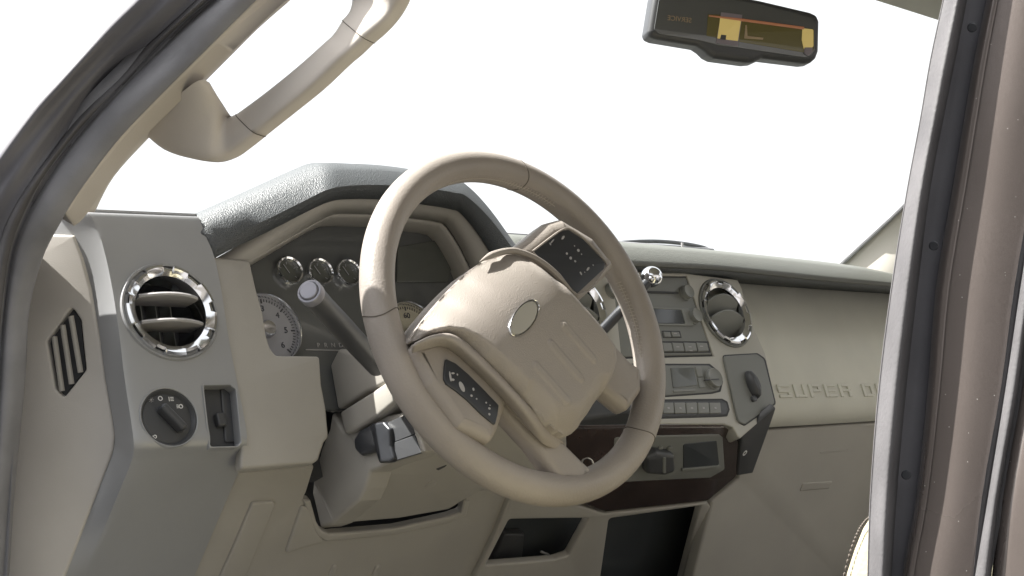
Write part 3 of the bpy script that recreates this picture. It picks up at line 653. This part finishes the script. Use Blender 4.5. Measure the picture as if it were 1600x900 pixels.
def barw(name, p, q, wd_, h, th, m, parent):
    a, b = V(W.loc(*p, h)), V(W.loc(*q, h)); d = (b-a).normalized(); nn = V((-d.y, d.x))*wd_
    me = slab_mesh(name, [fillet([a-nn, b-nn, b+nn, a+nn], wd_*.95)], W.m(), h-th, h, th*.45); return link(name, me, m, parent)

# spokes: thick shaped arms from the hub to the rim
def arm(name, pix, h1, th, bev, m=LEATHER, r=.006): return sheet(name, W, pix, h1, th, m, wheel, bev, r=r)
arm('button_spoke', [(742, 420), (768, 400), (795, 391), (825, 370), (857, 344), (880, 338), (930, 368), (965, 412), (950, 432), (910, 468), (880, 470), (800, 440)], .026, .038, .012)
arm('button_spoke', [(644, 540), (670, 527), (696, 522), (716, 527), (740, 545), (800, 605), (792, 640), (782, 671), (772, 690), (720, 665), (672, 600)], .026, .038, .010)
arm('lower_spoke', [(760, 562), (800, 590), (860, 660), (890, 694), (912, 716), (930, 732), (920, 760), (880, 756), (866, 735), (836, 694), (786, 640), (750, 600)], .014, .026, .010)
arm('lower_spoke', [(905, 470), (948, 518), (986, 561), (1004, 574), (1006, 610), (985, 640), (964, 624), (940, 604), (880, 560)], .014, .026, .009)
hubc = W.loc(800, 530); lathe('hub', W, *hubc, [(0, .018), (.055, .018), (.062, .0), (.058, -.02), (.05, -.05), (0, -.05)], BEIGE, wheel, 40)
# collar ridge round the cover
def ridge(name, pix, h, r):
    pth = catmull([W.w(*p, h) for p in pix], 6); n = len(pth); bm = bmesh.new()
    tube_bm(bm, pth, [r*max(.12, min(1, i/5, (n-1-i)/5)) for i in range(n)], 10); from_bm(name, bm, LEATHER, wheel)
ridge('cover_collar', [(749, 409), (770, 398), (794, 392), (812, 394), (838, 405), (866, 426), (902, 464)], .033, .0034)
gin = [(648, 536), (672, 525), (696, 521), (715, 526), (735, 541), (776, 581), (820, 628), (862, 676), (880, 690)]
gout = [(644, 552), (670, 545), (690, 542), (706, 549), (722, 562), (762, 600), (806, 646), (846, 692), (876, 702)]
fade = [1, 1, 1, 1, 1, 1, .9, .45, .0]; low = [.0245]*7 + [.019, .0115]
def skl(t, h): return [W.w(p[0]*(1-t)+q[0]*t, p[1]*(1-t)+q[1]*t, l+(h-.0245)*f) for p, q, f, l in zip(gin, gout, fade, low)]
skin('cover_skirt', [skl(0, .034), skl(0, .0425), skl(.33, .043), skl(.67, .037), skl(1, .0255)], LEATHER, wheel, k=5, kc=4, th=.003, sharp=70)
# button pads
bp1 = sheet('button_pad', W, [(833, 393), (866, 368), (880, 360), (889, 359), (912, 374), (939, 402), (946, 412), (944, 420), (902, 459), (866, 424)], .0282, .006, PADBLK, wheel, .001, r=.003)
bp2 = sheet('button_pad', W, [(697, 560), (712, 567), (732, 584), (756, 608), (780, 633), (778, 648), (774, 664), (752, 646), (730, 624), (710, 608), (698, 600), (694, 592), (695, 574)], .0282, .006, PADBLK, wheel, .001, r=.002)
def pad_frame(pix, parent):
    P3 = catmull([W.w(*p, .028) for p in pix+pix[:1]], 3); bm = bmesh.new(); tube_bm(bm, P3, .0011, 6, cap=False); from_bm('pad_frame', bm, LEATHER, parent)
pad_frame([(832, 393), (866, 367), (881, 358), (891, 358), (913, 373), (940, 401), (948, 412), (945, 421), (903, 461)], bp1)
def dabs(items, m, parent, F=W, h=.0286):
    for (px, py, a, b, ang) in items:
        u, v = F.loc(px, py, h); me = slab_mesh('pad_symbol', [ell(u, v, a, b, rad(ang), 14)], F.m(), h-.001, h, .0003); link('pad_symbol', me, m, parent)
dabs([(863, 377, .0048, .0008, 38), (860, 381, .001, .0016, 38), (880, 371, .0035, .0012, 38), (898, 384, .0008, .0008, 0), (904, 391, .002, .0016, 38), (909, 397, .0008, .0008, 0), (886, 396, .0016, .0013, 38), (892, 403, .002, .0016, 38), (899, 408, .0014, .0012, 0), (919, 420, .0032, .0012, 38), (927, 414, .0008, .0008, 0), (908, 427, .0012, .002, 20), (914, 425, .0006, .0006, 0)], GREY, bp1)
dabs([(704, 588, .0012, .005, -5), (708, 583, .002, .001, 0), (708, 593, .0018, .0012, 0), (715, 585, .0008, .001, 0), (722, 604, .0026, .0052, 15), (740, 608, .0012, .0016, 0), (737, 618, .0013, .0012, 0), (745, 623, .0008, .0008, 0), (760, 629, .001, .0009, 0), (765, 638, .0014, .0012, 0), (766, 633, .0008, .0006, 0), (765, 647, .0012, .0012, 0)], GREY, bp2)

# ================================================================== STEERING COLUMN
XC = -.475
colm = thing('steering_column', 'beige steering column shroud with tilt lever and stalks behind the wheel', 'steering column', (-.407, -.05, 1.40))
C_ = Fr((XC, 0, 1.4), (0, -1, 0), (0, 0, 1))
sheet('upper_shroud', C_, [(528, 545), (515, 571), (527, 640), (572, 612), (580, 610), (640, 580), (640, 520), (577, 560)], .0, .13, BEIGE, colm, .004, r=.004)
sheet('upper_shroud_band', C_, [(529, 644), (538, 679), (552, 674), (590, 652), (621, 626), (680, 600), (680, 550), (609, 592), (580, 612)], .004, .14, BEIGE, colm, .005, r=.004)
sheet('lower_shroud', C_, [(518, 642), (538, 676), (600, 650), (650, 640), (668, 706), (606, 726), (578, 738), (570, 764), (561, 783), (538, 802), (517, 820), (500, 826), (487, 771), (489, 749), (502, 700), (514, 670)], -.004, .03, BEIGE, colm, .004, r=.004)
ca, cb = xplane(578, 738, XC), xplane(520, 818, XC)
PF = Fr(ca, (1, 0, 0), (ca-cb))
lf = sheet('lower_shroud_face', PF, [(577, 738), (606, 727), (663, 711), (720, 690), (800, 655), (886, 640), (888, 752), (800, 762), (750, 768), (723, 784), (701, 798), (621, 812), (516, 821), (538, 802), (561, 783), (570, 764)], -.003, .06, BEIGE, colm, .005, r=.005)
sheet('shroud_hole', PF, [(681, 733), (699, 726), (695, 730), (685, 735)], -.0026, .002, VOID, lf, 0, r=.001)
u, v = PF.loc(673, 757, -.003); lathe('shroud_dimple', PF, u, v, [(.007, -.004), (.0065, -.0022), (.004, -.0015), (0, -.0013)], BEIGE, lf, 24)
sheet('lever_recess', C_, [(606, 660), (640, 645), (648, 678), (608, 694)], .0015, .004, BLACK, colm, .0005, r=.001)
sheet('recess_floor', C_, [(608, 694), (647, 680), (658, 708), (624, 718), (606, 724)], .002, .004, BLACK, colm, .0008, r=.001)
sheet('shroud_edge', C_, [(640, 652), (650, 662), (664, 706), (657, 709), (646, 676)], .004, .02, BEIGE, colm, .003, r=.002)
lev = sheet('tilt_lever', C_, [(577, 664), (560, 672), (551, 687), (553, 702), (563, 713), (580, 707), (592, 700), (592, 668)], .0035, .010, PADBLK, colm, .004, r=.006)
sheet('lever_blade', C_, [(577, 662), (598, 659), (608, 670), (609, 697), (615, 718), (608, 723), (591, 724), (584, 700)], .007, .010, PADBLK, colm, .003, r=.004)
# turn signal stalk
tip, base = at(485, 457, 1.22), at(590, 572, 1.37)
ax = (tip-base).normalized()
pth = [base, base.lerp(tip, .3), base.lerp(tip, .6), base.lerp(tip, .82), tip - ax*.004, tip]
stalk = tube('turn_signal_stalk', pth, [.011, .0115, .0115, .0108, .0112, .0112], BLACK, colm, 28)
aside = ax.cross(V((0, 0, 1))).normalized(); SF = Fr(tip, aside, ax.cross(aside)); 
if SF.n.dot(ax) < 0: SF = Fr(tip, -aside, ax.cross(aside))
lathe('stalk_button', SF, 0, 0, [(.0118, -.006), (.0120, .0015), (.0112, .003), (.0095, .0032), (.0092, .0018), (.0090, .0018), (.0087, .0042), (.0078, .005), (0, .0054)], STALKC, stalk, 40)
# gear lever
kp_ = at(1018, 433, 1.50); gb_ = W.pt(.06, -.03, -.09)
gl_ = tube('gear_lever', [gb_, gb_.lerp(kp_, .55)+V((0, -.01, -.012)), kp_-V((.006, 0, .006)), kp_], [.008, .006, .006, .006], PADBLK, colm, 14)
bm = bmesh.new(); bmesh.ops.create_uvsphere(bm, u_segments=32, v_segments=20, radius=.0122); bmesh.ops.translate(bm, verts=bm.verts, vec=kp_); from_bm('lever_knob', bm, CHROME, gl_)
bm = bmesh.new(); bmesh.ops.create_uvsphere(bm, u_segments=16, v_segments=10, radius=.0034); bmesh.ops.translate(bm, verts=bm.verts, vec=kp_-(kp_-CAM).normalized()*.0115+cu*(-.002)); from_bm('lever_button', bm, CHROME2, gl_)
# ignition ring
ig = at(918, 725, 1.50); IF = Fr(ig, (.9, -.44, 0), (0, .2, 1)); lathe('ignition_ring', IF, 0, 0, [(.0055, 0), (.006, .002), (.0072, .002), (.0076, 0)], CHROME, colm, 32)
sheet('column_underside', PF, [(700, 690), (990, 640), (1010, 690), (960, 740), (800, 735)], -.03, .04, BLACK, colm, .006)

# ================================================================== LEFT WINDSHIELD PILLAR
kO = [(640, -560), (560, -430), (374, -200), (246, -46), (208, 0), (172, 36), (140, 73), (92, 126), (50, 172), (0, 238), (-40, 300), (-70, 380), (-90, 480), (-100, 600), (-110, 760), (-115, 940)]
kR1 = [(775, -560), (700, -430), (494, -200), (350, -40), (308, 0), (256, 48), (192, 106), (140, 160), (96, 218), (52, 278), (22, 326), (0, 380), (-14, 480), (-24, 600), (-32, 760), (-40, 940)]
kR2 = [(792, -560), (718, -430), (512, -200), (368, -40), (326, 0), (280, 40), (224, 96), (168, 154), (114, 214), (66, 280), (36, 336), (15, 395), (2, 490), (-6, 600), (-14, 760), (-22, 940)]
kS = [(880, -560), (805, -430), (597, -200), (446, -44), (400, 0), (360, 40), (316, 84), (240, 160), (180, 224), (122, 302), (92, 352), (66, 405), (46, 485), (40, 589), (23, 770), (12, 940)]
kTt = [(945, -560), (870, -430), (656, -200), (502, -44), (454, 0), (404, 44), (356, 92), (290, 158), (236, 212), (178, 276), (148, 332), (138, 350)]
N_ = len(kO)
def px_x(i, base, top):                       # the pillar leans inwards towards the roof
    y = kS[i][1]; f = max(0, min(2.4, (340-y)/380)); return base + (top-base)*f
cO = [xplane(*p, px_x(i, -.875, -.785)) for i, p in enumerate(kO)]
cR1 = [xplane(*p, px_x(i, -.850, -.745)) for i, p in enumerate(kR1)]
cR2 = [xplane(*p, px_x(i, -.842, -.738)) for i, p in enumerate(kR2)]
cS = [xplane(*p, px_x(i, -.812, -.712)) for i, p in enumerate(kS)]
cT = [xplane(*p, px_x(min(i, N_-1), -.752, -.667)) for i, p in enumerate(kTt)]
def toward(c, d): return [p + (CAM-p).normalized()*d for p in c]
ap = thing('windshield_pillar', 'dark left windshield pillar with rubber door seal and tan trim beside the grab handle', 'pillar', (-.80, .05, 1.2), 'windshield pillars')
skin('outer_shell', [cO, toward(lerp(cO, cR1, .12), .006), toward(lerp(cO, cR1, .4), .002), toward(lerp(cO, cR1, .6), .006), lerp(cO, cR1, .85), cR1], PAINT2, ap, k=5, kc=3, th=.004, sharp=70)
skin('shell_lip', [[p for p in toward(cR1, .001)], toward(lerp(cR1, cR2, .5), .006), toward(cR2, .001)], RUBBER2, ap, k=5, kc=4, th=.015, sharp=70)
skin('door_seal', [cR2, toward(lerp(cR2, cS, .10), -.006), toward(lerp(cR2, cS, .25), .004), toward(lerp(cR2, cS, .6), .010), toward(lerp(cR2, cS, .92), .007), toward(cS, .001), toward(cS, -.02)], RUBBER, ap, k=5, kc=4, th=.015, sharp=70)
skin('pillar_core', [toward(lerp(cO, cS, .06), -.03), toward(lerp(cO, cS, .35), -.03), toward(lerp(cO, cS, .6), -.03)], RUBBER, ap, k=5, kc=1, th=.06, sharp=70)
cS9 = cS[:9]+[xplane(124, 302, px_x(9, -.812, -.712)), xplane(104, 331, px_x(10, -.812, -.712))]; cT = cT[:11]
skin('pillar_trim', [toward(lerp(cS9, cT, -.10), -.022), toward(lerp(cS9, cT, .02), -.012), toward(lerp(cS9, cT, .35), -.002), toward(lerp(cS9, cT, .8), .002), cT], BEIGE2, ap, k=5, kc=3, th=.02, sharp=70)

# ================================================================== GRAB HANDLE
gh = thing('grab_handle', 'tan moulded grab handle on the left windshield pillar', 'grab handle', (-.70, .0, 1.70))
ho = [(230, 210), (262, 236), (300, 248), (335, 253), (362, 246), (384, 231), (408, 212), (448, 180), (500, 138), (540, 100), (560, 83), (579, 65), (604, 43), (626, 16), (640, -14), (646, -60), (640, -110)]
hi_ = [(322, 126), (333, 145), (343, 161), (354, 178), (362, 184), (368, 183), (376, 180), (420, 148), (470, 108), (512, 71), (528, 56), (542, 34), (553, 20), (556, -2), (548, -28), (520, -62), (480, -95)]
def hx(i):
    if i <= 4: return -.728 + .04*(i/4)
    if i < 13: return -.688 + (i-4)*.0035
    return -.6565 - (i-13)*.006
def hsec(i0, i1, sc=1.0):
    o_ = catmull([xplane(*ho[i], hx(i)) for i in range(i0, i1+1)], 4); n_ = catmull([xplane(*hi_[i], hx(i)) for i in range(i0, i1+1)], 4); cols = []
    for j in range(24):
        a = 2*math.pi*j/24; c, s = math.cos(a), math.sin(a); c = math.copysign(abs(c)**.55, c); s = math.copysign(abs(s)**.55, s)
        cols.append([(p+q)/2 + (p-q)/2*c*sc + V((-.9, -.42, 0))*.0125*s*sc for p, q in zip(o_, n_)])
    return cols
loft('grip', hsec(6, 11, .985), BEIGE2, gh, k=1, closed=True, caps=True, sharp=60)
loft('bracket', hsec(0, 6), BEIGE2, gh, k=1, closed=True, caps=True, sharp=60)
loft('bracket', hsec(11, 16), BEIGE2, gh, k=1, closed=True, caps=True, sharp=60)

for i0, i1, j in ((5, 6, -1), (11, 12, 0)):
    ring = [c[j] for c in hsec(i0, i1, 1.003)]; bm = bmesh.new(); tube_bm(bm, ring+ring[:1], .00035, 6, cap=False); from_bm('handle_seam', bm, SEAM, gh)
# ================================================================== REARVIEW MIRROR
mc = at(1146, 48, 1.66); mn = V((-.52, -.85, -.03)).normalized()
mx_ = V((0, 0, 1)).cross(mn).normalized(); MF = Fr(mc, mx_, mn.cross(mx_))
mir = thing('rearview_mirror', 'black rearview mirror with amber reflections hanging at the top of the windshield', 'mirror', mc)
mo = [(1022, -12), (1012, 49), (1015, 56), (1024, 60), (1090, 71), (1099, 77), (1107, 85), (1117, 90), (1169, 97), (1180, 96), (1193, 90), (1259, 98), (1269, 97), (1277, 90), (1281, 79), (1282, 32), (1278, 23), (1268, 18), (1187, -1), (1110, -14)]
hs_ = sheet('housing', MF, mo, 0, .035, BLACK, mir, .008, r=.006)
sheet('mirror_glass', MF, [(1030, -4), (1022, 46), (1030, 53), (1092, 63), (1120, 70), (1258, 90), (1268, 86), (1273, 78), (1274, 36), (1268, 27), (1190, 7), (1110, -6)], .0012, .003, GLOSS, mir, .0006, r=.006)
sc_ = sheet('mirror_reflection', MF, [(1106, 22), (1130, 23), (1160, 30), (1272, 46), (1272, 76), (1268, 84), (1160, 66), (1104, 56)], .0018, .0015, OLIVE, mir, .0002, r=.001)  # reflected scene painted as flat, faintly glowing patches on the glass
sheet('reflection_patch', MF, [(1127, 19), (1160, 23), (1153, 72), (1119, 67)], .0022, .001, MAUVE, sc_, .0001, r=.0005)
sheet('reflection_patch', MF, [(1125.5, 28), (1158, 31), (1153, 64), (1121, 60)], .0026, .001, AMBER, sc_, .0001, r=.0005)
sheet('reflection_patch', MF, [(1127, 54), (1135, 55), (1134, 62), (1125, 61)], .0029, .001, BLACK, sc_, .0001, r=.0003)
sheet('reflection_patch', MF, [(1254, 44), (1271, 46), (1271, 72), (1264, 80), (1256, 76), (1253, 62)], .0024, .001, AMBER, sc_, .0001, r=.002)
sheet('reflection_patch', MF, [(1257, 74), (1270, 74), (1269, 82), (1262, 87), (1257, 84)], .0028, .001, MAUVE, sc_, .0001, r=.001)
sheet('reflection_patch', MF, [(1108, 23.5), (1160, 29), (1257, 42), (1256, 46), (1160, 33), (1108, 25.5)], .0031, .001, ORANGE, sc_, .0001, r=.0003)
sheet('reflection_patch', MF, [(1165, 39), (1167, 39), (1168, 56), (1193, 59), (1192, 62), (1163, 60)], .0024, .001, DIMTXT, sc_, .0001, r=.0003)
u, v = MF.loc(1062, 30, .0024); me = text_mesh('SERVICE', .0085); me.transform(Matrix.Diagonal((-1, 1, 1, 1))); me.transform(MF.m(u, v, .002) @ Matrix.Rotation(rad(-4), 4, 'Z')); link('mirrored_lettering', me, DIMTXT, mir, smooth=False)  # reversed lettering painted in as part of the reflection
st0 = MF.pt(0, .02, -.03); tube('mirror_stem', [st0, st0+V((.02, .04, .03)), st0+V((.02, .10, .09))], [.012, .008, .012], BLACK, mir, 14)

# ================================================================== REAR DOOR PILLAR (right edge of the picture)
bpil = thing('door_pillar', 'brown metallic door pillar with a dusty grey rubber seal at the right edge', 'pillar', (-.82, -.95, 1.0))
ys = [-450, -60, 0, 93, 187, 300, 450, 610, 780, 940, 1250]
e0 = [1563, 1485, 1473, 1453, 1437, 1416, 1392, 1372, 1359, 1354, 1344]
e1 = [1586, 1521, 1511, 1493, 1474, 1453, 1434, 1416, 1401, 1391, 1374]
e2 = [1624, 1552, 1541, 1522, 1506, 1487, 1462, 1449, 1431, 1405, 1386]
e3 = [1703, 1657, 1650, 1640, 1627, 1613, 1590, 1566, 1539, 1512, 1468]
e4 = [1742, 1697, 1690, 1675, 1660, 1640, 1613, 1592, 1562, 1545, 1512]
e5 = [1880] + [1800]*9 + [1790]
def ec(e, t): return [at(a, y, t) for a, y in zip(e, ys)]
E0, E1, E2, E3, E4, E5 = ec(e0, .560), ec(e1, .552), ec(e2, .552), ec(e3, .536), ec(e4, .530), ec(e5, .500)
skin('pillar_seal', [toward(E0, -.05), E0, toward(lerp(E0, E1, .10), .006), toward(lerp(E0, E1, .55), .014), toward(lerp(E0, E1, .85), .009), toward(E1, -.002)], RUBBER2, bpil, k=4, kc=4, th=.003, sharp=80)
skin('seal_channel', [toward(lerp(E0, E1, .95), -.004), toward(lerp(E1, E2, .3), -.006), toward(lerp(E1, E2, .8), -.006), toward(E2, -.006)], RUBBER3, bpil, k=4, kc=3, th=.003, sharp=80)
bm = bmesh.new()
for px, py in ((1519, 43), (1459, 384), (1416, 742)):
    c = at(px, py, .546); tube_bm(bm, [c, c+(CAM-c).normalized()*.0004], [.0020, .0016], 12)
from_bm('seal_clip', bm, PADBLK, bpil)
skin('painted_edge', [toward(E2, -.006), E2, toward(lerp(E2, E3, .04), .0035), toward(lerp(E2, E3, .10), .0058), toward(lerp(E2, E3, .17), .0052)], PAINT, bpil, k=4, kc=3, th=.003, sharp=80)
skin('painted_face', [toward(lerp(E2, E3, .15), .0048), toward(lerp(E2, E3, .22), .0046), toward(lerp(E2, E3, .6), .0052), toward(lerp(E2, E3, 1.05), .001)], PAINT, bpil, k=4, kc=4, th=.006, sharp=80)
skin('door_edge_seal', [toward(E3, -.004), toward(lerp(E3, E4, .2), .005), toward(lerp(E3, E4, .75), .006), toward(E4, -.002)], RUBBER2, bpil, k=4, kc=4, th=.006, sharp=80)
rd = skin('rear_door', [toward(E4, -.004), toward(lerp(E4, E5, .04), .001), toward(lerp(E4, E5, .3), .003), E5], PAINT, None, k=4, kc=2, th=.02, sharp=80)
rd['label'] = 'brown metallic rear door edge in the lower right corner'; rd['category'] = 'car door'

# ================================================================== SEAT
SE = Fr((-.64, -.75, 1.3), (0, -1, 0), (0, 0, 1))
seat = thing('driver_seat', 'sunlit cream leather seat bolster with stitched edge beside the door pillar', 'seat', (-.55, -.80, 1.0))
seato = [(1296, 960), (1310, 895), (1322, 858), (1335, 826), (1347, 807), (1361, 796), (1400, 785), (1470, 790), (1500, 840), (1520, 960)]
FX = Fr((0, 0, 0), (1, 0, 0), (0, 1, 0)); FY = Fr((0, 0, 0), (1, 0, 0), (0, 0, 1))
link('seat_cushion', slab_mesh('seat_cushion', [fillet([(-.62, -.92), (-.14, -.92), (-.14, -.40), (-.62, -.40)], .06)], FX.m(), .93, 1.10, .05), CREAM, seat)
link('seat_back', slab_mesh('seat_back', [fillet([(-.54, .98), (-.14, .98), (-.16, 1.58), (-.52, 1.58)], .08)], FY.m(), .84, .99, .05), CREAM, seat)
sb2 = sheet('side_bolster', SE, seato, 0, .14, CREAM, seat, .012, r=.008, sharp=70)
bm = bmesh.new(); sp_ = catmull([SE.w(*p, .0006) for p in ((1316, 915), (1327, 870), (1339, 836), (1350, 817), (1364, 805), (1392, 796))], 10)
for i in range(0, len(sp_)-1, 2): tube_bm(bm, [sp_[i], sp_[i].lerp(sp_[i+1], .5)+V((-.0004, 0, 0)), sp_[i+1]], .0007, 6)
from_bm('seat_stitching', bm, SEAM, sb2)

# ================================================================== ROOF, WINDSHIELD, RIGHT PILLAR, FLOOR, WIPER
hd = thing('headliner', 'pale cloth headliner edge over the windshield in the top right', 'headliner', (0, -.6, 1.98))
slab_box('roof_panel', (-.66, -1.25, 2.013), (.68, -.08, 2.06), LINER, parent=hd)
pd = thing('added_passenger_door', 'closed beige passenger door out of view, added to shade the lower dash', 'car door', (.78, -.4, .86)); slab_box('added_door_trim', (.76, -1.2, .86), (.82, .36, 1.56), BEIGE, parent=pd)  # door out of view, added to shade the lower right dash
fl = slab_box('floor', (-.70, -1.7, .80), (.75, .45, .86), CARPET, 'structure')
fw = thing('firewall', 'dark carpeted firewall under the dashboard on the far right', 'firewall', (0, .40, .9)); slab_box('carpet_panel', (-.72, .38, .86), (.78, .42, 1.55), CARPET, parent=fw)
ws = bpy.data.meshes.new('windshield'); bm = bmesh.new()
lo_, hi2 = [], []
rows = []
for i in range(13):
    t = -1+2*i/12; bow = .10*(1-t*t)
    a = V((.74*t, .14+.30*(1-t*t)**.8, 1.60)); b = V((.61*t, -.20+.12*(1-t*t), 2.012)); rows.append([a.lerp(b, j/6)+V((0, .02*math.sin(math.pi*j/6), .02*math.sin(math.pi*j/6))) for j in range(7)])
vs = [[bm.verts.new(p) for p in r] for r in rows]
for i in range(12):
    for j in range(6): bm.faces.new((vs[i][j], vs[i+1][j], vs[i+1][j+1], vs[i][j+1]))
o = from_bm('windshield', bm, GLASS); o['label'] = 'clear curved windshield glass behind the steering wheel'; o['category'] = 'windshield'
wp = thing('windshield_wiper', 'thin black wiper resting outside at the base of the windshield', 'wiper', at(1040, 384, 2.2))
tube('wiper_blade', catmull([at(940, 384, 2.15), at(975, 379, 2.2), at(1020, 377, 2.25), at(1063, 380, 2.3), at(1100, 387, 2.35), at(1116, 396, 2.38)], 4), .0035, BLACK, wp, 8)
tube('wiper_arm', [at(760, 366, 2.0), at(860, 372, 2.08), at(985, 383, 2.2), at(1113, 392, 2.36)], .005, RUBBER, wp, 8)
tube('wiper_clip', [at(1066, 386, 2.29), at(1066, 379, 2.29)], .0022, GREY, wp, 8)
rp = thing('windshield_pillar', 'sunlit cream right windshield pillar beyond the passenger end of the dashboard', 'pillar', (.72, .1, 1.6), 'windshield pillars')
g0 = [xplane(*p, x) for p, x in (((1300, 428), .70), ((1313, 415), .695), ((1397, 338), .665), ((1430, 306), .652), ((1560, 180), .61))]
g1 = [xplane(*p, x) for p, x in (((1380, 440), .70), ((1397, 420), .695), ((1460, 338), .68), ((1490, 306), .668), ((1620, 180), .62))]
skin('pillar_trim', [g0, lerp(g0, g1, .5), g1, [p+V((.05, -.25, 0)) for p in g1]], PALE, rp, k=4, kc=2, th=.02, sharp=60)
bm = bmesh.new(); tube_bm(bm, catmull([p+V((-.003, 0, 0)) for p in g0], 4), .004, 8); from_bm('glass_moulding', bm, RUBBER, rp)
